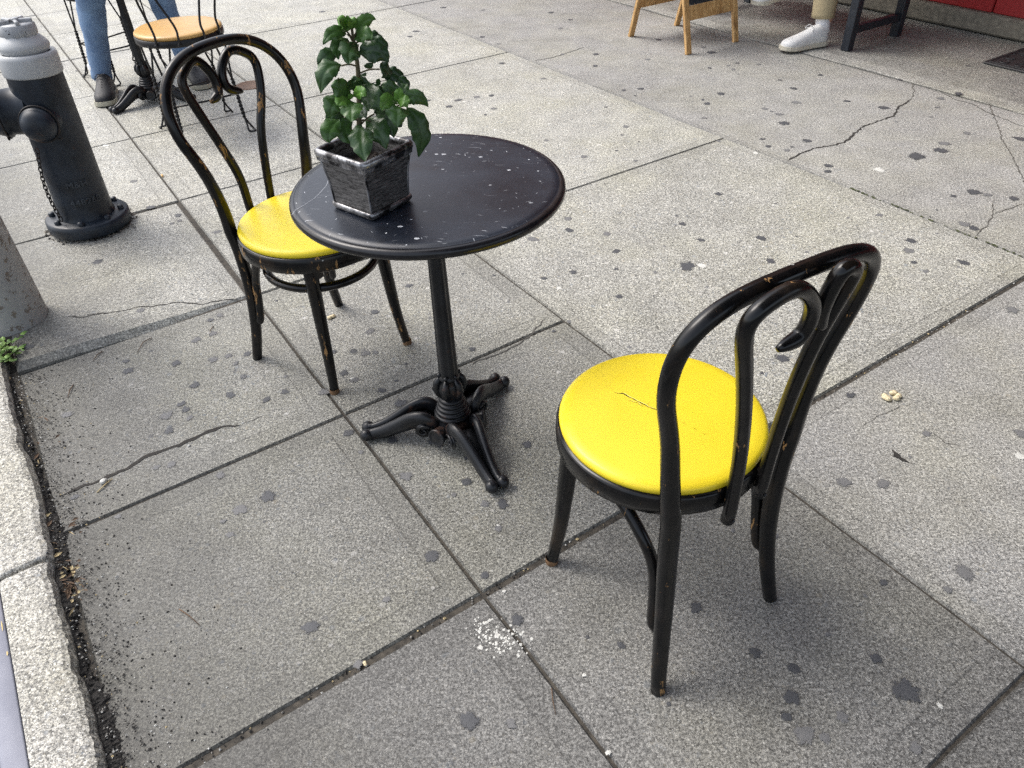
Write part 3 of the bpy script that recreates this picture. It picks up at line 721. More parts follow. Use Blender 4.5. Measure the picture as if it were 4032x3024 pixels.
    # braces hugging the rear legs and running forward under the seat
    for sg, w, f in ((1, d['wR'], d['ff']), (-1, d['wL'], d['ff'])):
        def lx(z): return sg * interp(z, ZK, w)
        yb = lambda z: yprof(z, d['y'])
        o = .026
        K = [(lx(.135), yb(.135) + .016, .135), (lx(.16) * .99, yb(.16) + o, .16), (lx(.22) * .98, yb(.22) + o + .002, .22), (lx(.29) * .98, yb(.29) + .034, .29),
             (lx(.35) * 1.01, yb(.35) + .060, .35), (sg * (R - .045), -.055, Z - .068), (sg * (R - .036), .01, Z - .061), (sg * (R - .040), f[1] * .62, Z - .061)]
        if ring is MAT['wood_worn']: K = K[:5] + [(sg * (R - .06), -.09, Z - .066)]
        K = cr(K, 7); m = MB(); n = len(K)
        m.tube(K, [.0122 * min(1, .45 + i * .12, .5 + (n - 1 - i) * .2) for i in range(n)], 12); m.build('brace', wood, root)
    if ring is MAT['wood_worn']:
        m = MB(); P = [(.159 * math.cos(t) - .002, .159 * math.sin(t) - .002, .342) for t in np.linspace(0, 2 * PI, 65)]; m.tube(P, .0125, 12, cap=False); m.build('ring_stretcher', MAT['wood_black'], root)
        for sg in (-1, 1):
            m = MB(); m.box((sg * .115, .112, Z - .070), (.035, .03, .045), bev=.006); m.build('corner_block', wood, root)
    return root
L = dict(wR=[0.1694, 0.1512, 0.1409, 0.1436, 0.153, 0.1661, 0.1871, 0.2201], wL=[0.2003, 0.1713, 0.151, 0.1447, 0.1459, 0.1513, 0.1642, 0.1909],
  top=[0.9175, 0.7888], y=[-0.2126, -0.1773, -0.2166, 0.8068],
  sR=[0.0382, 0.4784, 0.0455, 0.5725, 0.0736, 0.6723, 0.0994, 0.7581, 0.1172, 0.8405, 0.0895, 0.8731, 0.0545, 0.8857, 0.0239, 0.8428, 0.0241, 0.7953, 0.0566, 0.7801],
  sL=[0.043, 0.4658, 0.0514, 0.5688, 0.0718, 0.674, 0.1068, 0.7562, 0.1229, 0.8369, 0.092, 0.8715, 0.0491, 0.8812, 0.0086, 0.8425, 0.0082, 0.7986, 0.0501, 0.7789],
  sy=[-0.228, -0.0549, 0.3328], seat=[0.2139, 0.4681], ff=[0.154, 0.1478], c=[-0.5487, 1.9628, -0.6309], fe=[0.0032, -0.0208])
Rr = dict(wR=[0.1627, 0.1496, 0.1429, 0.1491, 0.1591, 0.1699, 0.1851, 0.2109], wL=[0.1912, 0.1719, 0.1602, 0.1595, 0.1621, 0.1655, 0.1751, 0.1995],
  top=[0.9004, 0.6119, 0.60], y=[-0.2352, -0.1805, -0.0576, 0.3246],
  sR=[0.041, 0.4328, 0.0442, 0.5491, 0.0478, 0.6748, 0.0551, 0.7825, 0.0712, 0.8775, 0.0658, 0.9038, 0.0406, 0.9086, 0.034, 0.8629, 0.0414, 0.8202, 0.0557, 0.7953],
  sL=[0.0441, 0.4225, 0.0463, 0.5467, 0.0667, 0.6713, 0.0955, 0.7778, 0.1242, 0.8786, 0.0809, 0.9103, 0.0359, 0.9061, -0.0101, 0.8563, -0.0121, 0.8026, 0.0343, 0.7942],
  sy=[-0.2142, 0.012, 0.1867], seat=[0.2043, 0.4657], ff=[0.1552, 0.1442], c=[0.2869, 1.0738, 2.1958], fe=[0.0, 0.0], skew=[-0.1143, -0.1788])
bent_chair('bentwood_chair', L, 'black bentwood chair with yellow seat, pushed under the far side of the round table', MAT['wood_worn'], MAT['wood_worn'],
  [([(-.02, -.05), (.0, -.02), (.01, .02)], .0005, True), ([(.015, -.045), (.02, -.015), (.035, .0)], .0005, True), ([(.03, -.035), (.04, -.01)], .0004, True), ([(-.01, -.02), (-.005, .01)], .0004, True)])
def seatpt(px, py):
    x, y = surveyed(px, py, .487); c = Rr['c']; dx, dy = x - c[0], y - c[1]; a = c[2] - PI / 2
    return (dx * math.cos(a) + dy * math.sin(a), -dx * math.sin(a) + dy * math.cos(a))
bent_chair('bentwood_chair', Rr, 'nearest black bentwood chair with torn yellow seat, turned with its back to the viewer', MAT['wood_black'], MAT['wood_black'],
  [([seatpt(*p) for p in ((2420, 1546), (2455, 1552), (2505, 1580), (2550, 1605), (2600, 1625))], .0011, True), ([seatpt(*p) for p in ((2470, 1578), (2510, 1590), (2535, 1606))], .0006, True),
   ([seatpt(*p) for p in ((2535, 1606), (2545, 1596), (2560, 1592))], .0006, False), ([seatpt(*p) for p in ((2686, 1668), (2700, 1675))], .0009, True), ([seatpt(*p) for p in ((2728, 1688), (2742, 1694))], .0009, True),
   ([seatpt(*p) for p in ((2764, 1706), (2782, 1712))], .0007, True), ([seatpt(*p) for p in ((2786, 1548), (2798, 1552))], .0006, False), ([seatpt(*p) for p in ((2722, 1625), (2735, 1628))], .0006, False)])

# ------------------------------------------------------------------ pedestal tables
def cafe_table(loc, rz, label, h=.755):
    root = empty('cafe_table', loc, rz, label, 'table', 'round pedestal cafe tables')
    m = MB(); m.lathe([(.0001, h - .02), (.26, h - .02), (.286, h - .026), (.297, h - .024), (.301, h - .018), (.3005, h - .010), (.296, h - .0045), (.289, h - .003), (.2875, h - .0042), (.285, h - .0008), (.27, h), (.0001, h)], 128)
    tt = m.build('tabletop', [MAT['table_top'], MAT['table_edge']], root)
    for p in tt.data.polygons:
        c = p.center
        if math.hypot(c.x, c.y) > .287: p.material_index = 1
    m = MB(); m.lathe([(.0001, h - .034), (.10, h - .034), (.10, h - .0205), (.09, h - .0203)], 32); m.build('mounting_plate', MAT['iron'], root)
    m = MB(); n = 36; vs = []; zs = [.205, .22, .30, .45, .60, h - .035]
    for z in zs:
        r = lerp(.0245, .0172, (z - .205) / .52)
        for k in range(n):
            a = 2 * PI * k / n; q = r * (1 + .085 * (abs(math.cos(a * 3)) ** .5 * 2 - 1)); vs.append((q * math.cos(a), q * math.sin(a), z))
    m.add(vs, [(i * n + k, i * n + (k + 1) % n, (i + 1) * n + (k + 1) % n, (i + 1) * n + k) for i in range(len(zs) - 1) for k in range(n)])
    col = m.build('column', MAT['iron'], root)
    m = MB()
    for k in range(6):      # knuckle ornaments round the foot of the shaft
        a = 2 * PI * k / 6 + .3; c, s = math.cos(a), math.sin(a)
        m.tube([(c * .020, s * .020, .222), (c * .031, s * .031, .222)], [.007, .0055], 8)
        m.tube([(c * .022, s * .022, .217), (c * .035, s * .035, .198), (c * .038, s * .038, .18), (c * .031, s * .031, .158), (c * .02, s * .02, .143)], [.006, .010, .011, .009, .006], 8)
    m.lathe([(.024, .222), (.029, .216), (.029, .210), (.024, .205), (.031, .195), (.036, .178), (.031, .158), (.025, .142)], 24)
    m.build('collar', MAT['iron'], col)
    m = MB(); pr = [(.024, .146)]
    for i in range(5):
        r = .031 + i * .0042; z = .139 - i * .0125; pr += [(r, z + .004), (r + .003, z), (r + .0008, z - .005), (r - .0005, z - .0075)]
    pr += [(.053, .072), (.055, .060), (.052, .035), (.040, .022), (.0001, .020)]
    m.lathe(pr, 40); hub = m.build('hub', MAT['iron'], root)
    for i in range(3):
        a = 2 * PI * i / 3 + PI / 3; ax = (math.cos(a), math.sin(a), .12)
        m = MB(); m.lathe([(.021, .0), (.023, .018), (.0255, .024), (.0255, .030), (.022, .032), (.019, .029), (.012, .031), (.0001, .032)], 28, c=(math.cos(a) * .056, math.sin(a) * .056, .054), axis=ax)
        for k in range(16):
            b = 2 * PI * k / 16; p = Vector((math.cos(a), math.sin(a), .12)).normalized() * .031
            t1 = Vector((-math.sin(a), math.cos(a), 0)); t2 = Vector((math.cos(a), math.sin(a), .12)).normalized().cross(t1)
            m.lathe([(.0024, 0), (.0001, .0018)], 6, c=Vector((math.cos(a) * .056, math.sin(a) * .056, .054)) + p + t1 * .0222 * math.cos(b) + t2 * .0222 * math.sin(b), axis=ax)
        m.build('boss', MAT['iron'], hub)
    for i in range(3):
        a = 2 * PI * i / 3; c, s = math.cos(a), math.sin(a); m = MB()
        def W(r, l, z): return (c * r - s * l, s * r + c * l, z)
        for sg in (-1, 1):
            K = cr([W(.052, sg * .036, .050), W(.058, sg * .036, .078), W(.078, sg * .034, .092), (W(.110, sg * .028, .086)), W(.150, sg * .021, .060), W(.190, sg * .016, .036), W(.225, sg * .0135, .022), W(.243, sg * .0135, .021)], 6)
            n = len(K); m.tube(K, [interp(j / n, [0, .12, .3, .55, .8, 1], [.010, .0145, .0160, .0150, .0135, .0125]) for j in range(n)], 12, flat=[(1.35, .85)] * n, up=(0, 0, 1))
            # scroll volute at the root and ball toe
            V = [W(.078 + (.021 - .0050 * t) * math.cos(2.6 - t * 1.9) + .0, sg * .050, .060 + (.021 - .0050 * t) * math.sin(2.6 - t * 1.9)) for t in np.linspace(0, 3.8, 36)]
            m.tube(V, [.0036] * 36, 6)
            m.lathe([(.0001, -.0035), (.023, -.0035), (.024, .0), (.0001, .0005)], 20, c=W(.078, sg * .046, .060), axis=(-s * sg, c * sg, 0))
            m.lathe([(.0185 * math.sin(t), -.017 * math.cos(t)) for t in np.linspace(.01, PI - .01, 10)], 16, c=W(.246, sg * .0165, .021), axis=(-s, c, 0))
        # web between the two rails
        vs = []
        for r, z, w in ((.055, .060, .034), (.078, .074, .032), (.11, .070, .026), (.15, .050, .019), (.19, .030, .014), (.235, .018, .010)):
            vs += [W(r, -w, z), W(r, w, z), W(r, w, z - .022), W(r, -w, z - .022)]
        m.add(vs, [(i2 * 4 + k, i2 * 4 + (k + 1) % 4, i2 * 4 + 4 + (k + 1) % 4, i2 * 4 + 4 + k) for i2 in range(5) for k in range(4)])
        m.build('foot', MAT['iron'], root)
    return root
t1_ = cafe_table((-.166, 1.552, 0), math.radians(178.5), 'round black scuffed cafe table holding the potted plant, between the yellow chairs')
_sc = MB(); _sc.smooth = False; _q = [Vector((*surveyed(*p, .755), 0)) for p in ((1298, 690), (1286, 730), (1262, 758), (1236, 783), (1190, 812), (1164, 826), (1150, 846))]
_a = math.radians(178.5); _vs = []
for i, q in enumerate(_q):
    dd = (_q[min(i + 1, 6)] - _q[max(0, i - 1)]).normalized(); nn = Vector((-dd.y, dd.x, 0)) * .0007
    for t in (q + nn, q - nn):
        x, y = t.x + .166, t.y - 1.552; _vs.append((x * math.cos(_a) + y * math.sin(_a), -x * math.sin(_a) + y * math.cos(_a), .7553))
_sc.add(_vs, [(2 * i, 2 * i + 1, 2 * i + 3, 2 * i + 2) for i in range(6)], False)
_sc.build('scratch', flat_mat('pale_scratch', (.30, .32, .35), .6), [c for c in t1_.children if c.name.startswith('tabletop')][0])
cafe_table((-2.05, 4.535, 0), math.radians(232), 'black iron pedestal table at the seated person in jeans, top out of view')

# ------------------------------------------------------------------ potted plant
pot_root = empty('potted_plant', (-.275, 1.455, .7552), math.radians(51.5), 'leafy green plant in a square brushed tin pot on the round table', 'plant')
def sq(mb, levels, mat=0, rnd=.1):
    vs = []
    for h_, z in levels:
        q = h_ * rnd
        vs += [(h_, -h_ + q, z), (h_, h_ - q, z), (h_ - q, h_, z), (-h_ + q, h_, z), (-h_, h_ - q, z), (-h_, -h_ + q, z), (-h_ + q, -h_, z), (h_ - q, -h_, z)]
    n = len(levels); mb.mat = mat
    mb.add(vs, [(i * 8 + k, i * 8 + (k + 1) % 8, i * 8 + 8 + (k + 1) % 8, i * 8 + 8 + k) for i in range(n - 1) for k in range(8)], False)
m = MB(); sq(m, [(.050, .006), (.054, .012), (.0545, .03), (.0565, .06), (.0605, .09), (.0655, .113)], 0, .06)
m.mat = 0; m.add([(a * .05, b * .05, .006) for a, b in ((-1, -1), (1, -1), (1, 1), (-1, 1))], [(3, 2, 1, 0)], False)
sq(m, [(.0625, .1235), (.060, .10), (.054, .04)], 0, .06)
pot = m.build('pot', MAT['pot'], pot_root)
m = MB()
def frame_tube(mb, h_, z, r):
    P = [(h_, -h_ * .9), (h_, h_ * .9), (h_ * .97, h_ * .97), (h_ * .9, h_), (-h_ * .9, h_), (-h_ * .97, h_ * .97), (-h_, h_ * .9), (-h_, -h_ * .9), (-h_ * .97, -h_ * .97), (-h_ * .9, -h_), (h_ * .9, -h_), (h_ * .97, -h_ * .97), (h_, -h_ * .9)]
    mb.tube([(a, b, z) for a, b in P], r, 10, cap=False, up=(0, 0, 1), flat=[(1.25, .9)] * 13)
frame_tube(m, .0665, .1195, .0072); sq(m, [(.0655, .104), (.0685, .105), (.0695, .114)], 0, .06)

m.build('rim', MAT['pot_rim'], pot)
m = MB(); frame_tube(m, .0575, .0105, .0045); sq(m, [(.0565, .002), (.0565, .008), (.0555, .009)], 0, .06); m.build('base_band', MAT['pot_rim'], pot)
for a, b in ((1, 1), (1, -1), (-1, 1), (-1, -1)):
    m = MB(); m.tube([(a * .0535, b * .0535, .012), (a * .054, b * .054, .03), (a * .056, b * .056, .06), (a * .060, b * .060, .09), (a * .0648, b * .0648, .113)], .0024, 8)
    m.build('corner_seam', MAT['pot_rim'], pot)
m = MB(); n = 14; vs = []; rg = random.Random(2)
for i in range(n + 1):
    for k in range(n + 1): vs.append((lerp(-.0585, .0585, i / n), lerp(-.0585, .0585, k / n), .082 + rg.uniform(0, .007)))
m.add(vs, [(i * (n + 1) + k, i * (n + 1) + k + 1, (i + 1) * (n + 1) + k + 1, (i + 1) * (n + 1) + k) for i in range(n) for k in range(n)], False)
for i in range(90): crumb(m, rg.uniform(-.05, .05), rg.uniform(-.05, .05), .086, rg.uniform(.001, .003), rg)
m.build('soil', MAT['soil'], pot_root)
# foliage: each leaf surveyed from the photograph in the upright plane through the stem, then given depth
PB = np.array([-.272, 1.455]); _az = PB / np.linalg.norm(PB); _rt = np.array([_az[1], -_az[0]])
def plantpt(zx, zy, depth=0.):
    px, py = 1100 + zx * .6027, zy * .6027
    d = CX * (px - 2016) / LENS_PX - CU * (py - 1512) / LENS_PX + CF
    base = PB - _az * depth; t = (base @ _az) / (d[:2] @ _az); X = d * t
    w = Vector((X[0], X[1], X[2] + CAM_H)); return w
Minv = (Matrix.Translation(pot_root.location) @ Matrix.Rotation(pot_root.rotation_euler.z, 4, 'Z')).inverted()
st = MB()
stemw = [plantpt(528, 1010), plantpt(522, 800), plantpt(520, 620), plantpt(515, 480), plantpt(505, 380), plantpt(490, 290), plantpt(478, 220), plantpt(470, 160)]
st.tube([Minv @ p for p in cr(stemw, 4)], [lerp(.0058, .0022, i / 28) for i in range(29)], 8)
fo = MB(); fo.leafcol = []
def leaf(a, b, w, young=0., arch=.25, depth0=0., depth1=.03, twist=0., seed=0, mid=None):
    rg = random.Random(seed); A = plantpt(*a, depth0); B = plantpt(*b, depth1)
    d = B - A; Ln = d.length; up = Vector((0, 0, 1)); view = Vector((*(-_az), .55)).normalized()
    if mid: C = plantpt(*mid, (depth0 + depth1) / 2 + .012)
    else: C = (A + B) / 2 + (up * .6 + view * .5) * Ln * arch
    NL, NW = 12, 6; W_ = w * .6027 / LENS_PX * 1.66
    vs = []; cols = []
    for i in range(NL + 1):
        t = i / NL; P = A * (1 - t) ** 2 + C * 2 * t * (1 - t) + B * t * t; T = ((C - A) * (1 - t) + (B - C) * t).normalized()
        side = T.cross(view); 
        if side.length < .1: side = T.cross(up)
        side = (Matrix.Rotation(twist + .5 * math.sin(seed) * t, 3, T) @ side.normalized()); nr = side.cross(T)
        hw = W_ / 2 * (math.sin(PI * min(1, t ** .82)) ** .8 if 0 < t < 1 else 0) * 1.0 + .0002
        for k in range(-NW, NW + 1):
            s = k / NW
            wav = math.sin(t * 17 + seed * 1.7 + (3 if s < 0 else 0)) * .09 * abs(s) ** 2 * W_
            ed = 1 + .07 * math.sin(t * 34 + seed + (2 if s < 0 else 0)) * (abs(s) > .9)
            fold = abs(s) * .30 * hw - (s * s) * .42 * hw
            q = P + side * (hw * s * ed) + nr * (fold + wav - .02 * W_ * abs(math.sin(t * PI * 5 + abs(s) * 2.2)))
            vs.append(Minv @ q)
            vein = min(abs(s) * 1.4, abs(((t * 5.0 - abs(s) * 1.1) % 1.) - .5) * 1.2 + .04)
            cols.append((young, vein))
    R_ = 2 * NW + 1; base = fo.add(vs, [(i * R_ + k, i * R_ + k + 1, (i + 1) * R_ + k + 1, (i + 1) * R_ + k) for i in range(NL) for k in range(2 * NW)], True)
    fo.leafcol += cols
def petiole(a, b, d0=0., d1=.0):
    A, B = plantpt(*a, d0), plantpt(*b, d1); C = (A + B) / 2 + Vector((0, 0, .003)); st.tube([Minv @ p for p in cr([A, C, B], 3)], [.0016] * 7, 6)
LV = [  # base, tip, width, young, arch, depth base, depth tip, via
 ((500, 215), (632, 130), 70, .45, .25, 0, .01, (560, 95)), ((440, 222), (286, 292), 72, .25, .3, 0, .03, (335, 170)), ((445, 205), (392, 140), 60, .5, .2, 0, .03, None),
 ((468, 195), (440, 100), 48, .6, .1, 0, .0, None), ((470, 190), (385, 105), 60, .7, .15, 0, -.01, (395, 160)), ((475, 190), (498, 120), 34, .75, .1, .0, .01, None), ((468, 190), (462, 120), 36, .7, .1, .01, .02, None),
 ((482, 250), (604, 262), 88, .3, .25, 0, .03, (560, 185)), ((560, 240), (668, 262), 60, .05, .3, -.02, -.03, (640, 215)), ((590, 262), (712, 336), 74, .05, .25, 0, .0, (680, 265)),
 ((470, 285), (388, 388), 92, .15, .25, 0, .04, (350, 265)), ((515, 300), (456, 420), 122, .1, .2, .0, .06, (440, 300)), ((520, 350), (718, 405), 128, .0, .3, .0, .01, (640, 290)), ((530, 330), (700, 350), 92, .0, .3, -.02, -.02, (620, 285)),
 ((392, 350), (264, 458), 84, .1, .2, -.02, -.01, (275, 340)), ((405, 430), (270, 614), 116, .12, .2, .0, .02, (270, 400)), ((655, 445), (740, 540), 92, .0, .2, .0, -.02, (700, 430)), ((690, 470), (836, 545), 84, .0, .2, -.02, -.03, (770, 470)),
 ((765, 500), (838, 618), 70, .05, .2, -.02, -.02, (835, 540)), ((575, 410), (590, 460), 54, .05, .2, -.01, -.01, None), ((515, 500), (480, 540), 52, .2, .2, .0, .02, None), ((540, 480), (560, 500), 40, .1, .2, 0, 0.01, None),
 ((462, 640), (335, 560), 118, .25, .25, .03, .05, (400, 560)), ((465, 650), (384, 695), 92, .75, .2, .035, .065, (400, 640)), ((485, 635), (568, 628), 70, .85, .25, .035, .06, (530, 575)), ((468, 655), (470, 800), 124, .30, .25, .035, .085, (470, 690)),
 ((462, 650), (470, 610), 30, .9, .1, .04, .045, None), ((455, 620), (370, 530), 74, .2, .2, .01, .02, None), ((520, 600), (450, 530), 90, .1, .3, .0, .02, None),
 ((768, 680), (668, 720), 96, .65, .2, .03, .06, (700, 630)), ((772, 670), (792, 572), 56, .85, .15, .035, .04, None), ((775, 680), (840, 700), 84, .75, .2, .04, .06, (815, 640)), ((770, 690), (770, 835), 132, .22, .25, .035, .075, (770, 690)),
 ((800, 670), (972, 702), 86, .2, .3, .02, .02, (900, 580)), ((765, 660), (662, 560), 100, .15, .25, .0, .0, (720, 550)), ((775, 640), (835, 545), 92, .2, .2, .0, -.01, None),
 ((520, 640), (640, 560), 104, .1, .25, .0, .0, (570, 560)), ((525, 650), (668, 730), 140, .1, .25, .0, .04, (620, 600)), ((530, 690), (560, 770), 110, .05, .25, .0, .05, None),
 ((350, 640), (298, 706), 72, .15, .2, -.01, .0, None), ((400, 650), (335, 782), 112, .22, .2, .01, .03, (330, 660)), ((430, 760), (308, 800), 90, .1, .2, .0, .01, (350, 720)), ((390, 780), (330, 935), 112, .25, .2, .02, .05, (300, 850)),
 ((480, 780), (500, 942), 112, .22, .2, .0, .03, (370, 850)), ((540, 820), (560, 1062), 142, .1, .2, .01, .075, (520, 880)), ((560, 840), (700, 975), 150, .1, .2, .0, .05, (640, 780)), ((620, 740), (750, 900), 130, .05, .2, .0, .03, (720, 740)),
 ((830, 700), (908, 1025), 128, .12, .2, .0, .02, (985, 850)), ((700, 730), (800, 830), 110, .05, .2, -.02, -.01, None), ((600, 700), (700, 690), 110, .05, .3, -.02, -.01, None), ((440, 700), (400, 760), 90, .05, .2, -.01, 0., None), ((560, 600), (700, 640), 100, .05, .3, -.02, -.02, None),
 ((500, 560), (590, 560), 84, .1, .3, -.01, 0, None), ((640, 560), (655, 515), 30, .1, .1, 0, .01, None)]
for i, (a, b, w, yg, ar, d0, d1, md) in enumerate(LV): leaf(a, b, w, yg, ar, d0, d1, random.Random(i).uniform(-.35, .35), i + 1, md)
for a, b in (((505, 432), (405, 430)), ((520, 480), (655, 452)), ((485, 275), (440, 205)), ((488, 290), (445, 225)), ((492, 285), (590, 262)), ((488, 280), (500, 215)), ((512, 345), (515, 300)), ((515, 350), (525, 350)),
             ((520, 600), (462, 645)), ((522, 650), (600, 600)), ((600, 620), (770, 680)), ((530, 790), (600, 795)), ((528, 820), (620, 745)), ((525, 760), (430, 765)), ((525, 800), (480, 785)), ((770, 690), (835, 700)), ((460, 640), (400, 650))): petiole(a, b, 0, .01)
# fat flower buds at the top
for a, b in (((430, 140), (395, 110)), ((480, 150), (490, 118))):
    A, B = plantpt(*a, .0), plantpt(*b, .01); fo_n = len(fo.v); fo.tube([Minv @ (A.lerp(B, t)) for t in (0, .3, .6, .9, 1)], [.003, .0065, .007, .004, .001], 8); fo.leafcol += [(.8, .3)] * (len(fo.v) - fo_n)
st.build('stem', MAT['stem'], pot_root)
fol = fo.build('foliage', MAT['leaf'], pot_root)
at = fol.data.color_attributes.new('leaf', 'FLOAT_COLOR', 'POINT'); buf = []
for a, b in fo.leafcol: buf += [a, b, 0, 1]
at.data.foreach_set('color', buf)

# ------------------------------------------------------------------ fire hydrant
hy = empty('fire_hydrant', (-1.754, 2.93, 0), 0, 'black fire hydrant with chipped white bonnet and a hanging chain', 'hydrant'); hy.rotation_euler = (math.radians(-1.5), math.radians(1.5), 0)
m = MB(); m.lathe([(.0001, .636), (.094, .636), (.0955, .625), (.0965, .60), (.099, .45), (.1015, .25), (.1035, .12), (.105, .085), (.110, .071)], 56); hb = m.build('barrel', MAT['hyd_black'], hy)
m = MB(); m.lathe([(.108, .070), (.152, .070), (.160, .064), (.162, .045), (.160, .022), (.152, .014), (.10, .012)], 56); fl = m.build('base_flange', MAT['hyd_black'], hy)
for k in range(8):
    a = 2 * PI * k / 8 + .25; m = MB(); m.lathe([(.0001, .016), (.010, .015), (.0135, .011), (.0135, 0)], 6, c=(math.cos(a) * .133, math.sin(a) * .133, .070)); m.build('bolt', MAT['hyd_black'], fl)
m = MB(); m.lathe([(.0955, .627), (.100, .629), (.1015, .635), (.1010, .690), (.098, .703), (.088, .706), (.078, .700)], 56); m.build('white_collar', MAT['hyd_white'], hy)
m = MB(); m.lathe([(.070, .695), (.076, .702), (.083, .712), (.0865, .722), (.085, .731), (.079, .740), (.071, .749), (.062, .757), (.058, .762)], 56); bn = m.build('bonnet', MAT['hyd_white'], hy)
m = MB(); m.lathe([(.058, .757), (.0625, .762), (.0635, .775), (.0620, .796), (.056, .801), (.0001, .801)], 10)
for k in range(5):
    a = 2 * PI * k / 5 + .3; c, s = math.cos(a), math.sin(a); m.box((c * .034, s * .034, .806), (.046, .013, .016), Euler((0, 0, a)), .003)
m.lathe([(.018, .80), (.017, .815), (.012, .818), (.0001, .818)], 5); m.build('operating_nut', MAT['hyd_silver'], bn)
def nozzle(name, ang, z, r, reach, cap_r, dome):
    ax = Vector((math.cos(ang), math.sin(ang), 0)); m = MB()
    m.lathe([(r * 1.18, .06), (r * 1.08, .085), (r * 1.02, reach - .02), (r * 1.12, reach - .014), (r * 1.14, reach - .004), (r * 1.05, reach)], 36, c=(0, 0, z), axis=ax); o = m.build(name, MAT['hyd_black'], hy)
    m = MB(); P = [(cap_r * 1.03, reach), (cap_r * 1.05, reach + .01)]
    for t in np.linspace(0, PI / 2, 9): P.append((max(.0005, cap_r * math.cos(t)), reach + .012 + dome * math.sin(t)))
    m.lathe(P, 36, c=(0, 0, z), axis=ax)
    cp = m.build('cap', MAT['hyd_black'], o)
    m = MB(); t1 = Vector((-ax.y, ax.x, 0)); 
    m.tube([Vector((0, 0, z)) + ax * (reach - .002) + (t1 * math.cos(b) + Vector((0, 0, 1)) * math.sin(b)) * cap_r * 1.12 for b in np.linspace(0, 2 * PI, 40)], .0035, 8, cap=False)
    lug = Vector((0, 0, z)) + ax * (reach - .004) + (t1 * .72 - Vector((0, 0, 1)) * .72) * cap_r * 1.2
    m.tube([lug + t1 * .009 * math.cos(b) + Vector((0, 0, .009 * math.sin(b))) for b in np.linspace(0, 2 * PI, 14)], .0035, 6, cap=False)
    m.build('chain_ring', MAT['chain'], cp)
    return o
VD = math.atan2(-2.93, 1.754)         # towards the viewer
nozzle('hose_nozzle', VD - .42, .475, .060, .118, .060, .045)
nozzle('pumper_nozzle', VD - 1.75, .50, .080, .155, .082, .05)
ch = MB(); P0 = Vector((math.cos(VD - .75) * .125, math.sin(VD - .75) * .125, .385)); P1 = Vector((math.cos(VD - .95) * .122, math.sin(VD - .95) * .122, .085))
for i in range(17):
    t = (i + .5) / 17; c = P0.lerp(P1, t) + Vector((math.cos(VD - 1), math.sin(VD - 1), 0)) * .02 * math.sin(PI * t); dr = (P1 - P0).normalized(); s = dr.cross(Vector((1, 0, 0))).normalized() if i % 2 else dr.cross(dr.cross(Vector((1, 0, 0)))).normalized()
    ch.tube([c + dr * .0125 * math.cos(b) + s * .0065 * math.sin(b) for b in np.linspace(0, 2 * PI, 13)], .0024, 6, cap=False)
ch.build('chain', MAT['chain'], hy)
def wrap_text(txt, size, z, ang, r0):
    cu = bpy.data.curves.new('t', 'FONT'); cu.body = txt; cu.size = size; cu.extrude = .0046; cu.bevel_depth = .0009; cu.align_x = 'CENTER'; cu.space_character = 1.15
    to = bpy.data.objects.new('t', cu); COL.objects.link(to); bpy.context.view_layer.update()
    me = bpy.data.meshes.new_from_object(to.evaluated_get(bpy.context.evaluated_depsgraph_get())); bpy.data.objects.remove(to)
    for v in me.vertices:
        x, y, h_ = v.co; a = ang + x / r0; r = r0 + h_ - .0008; v.co = (r * math.cos(a), r * math.sin(a), z + y)
    me.materials.clear(); me.materials.append(MAT['hyd_letter']); o = bpy.data.objects.new('raised_lettering', me); link(o, hb)
wrap_text('M&H', .034, .215, VD + .0, .1022)
wrap_text('448268', .034, .142, VD + .10, .1032)
# crumbled mortar round the flange
m = MB(); m.smooth = False; rg = random.Random(8)
for i in range(420):
    a = rg.uniform(0, 2 * PI); r = rg.uniform(.10, .165) + abs(rg.gauss(0, .012)); m.mat = rg.choice((0, 0, 1)); crumb(m, -1.754 + r * math.cos(a), 2.93 + r * math.sin(a), .001, rg.uniform(.004, .014), rg)
tag(m.build('crumbled_mortar', [MAT['dirt'], flat_mat('broken_mortar', (.2, .18, .15), .95)]), 'crumbled mortar packed round the foot of the hydrant', 'rubble', kind='stuff')

# ------------------------------------------------------------------ street pole
px_, py_ = xy(-.262, 2.785)
po = empty('street_pole', (px_, py_, .0), 0, 'thick grey painted steel pole with rust spots standing at the kerb', 'pole')
m = MB(); m.lathe([(.112, .0), (.111, .3), (.108, 1.2), (.095, 4.0), (.08, 6.5), (.0001, 6.52)], 48); sh = m.build('shaft', MAT['pole'], po)
m = MB(); m.lathe([(.121, .006), (.117, .016), (.1125, .022), (.1121, .024)], 40); m.build('mortar_ring', flat_mat('dark_base_grime', (.07, .06, .05), .95, 0, .5, 60, .8), po)

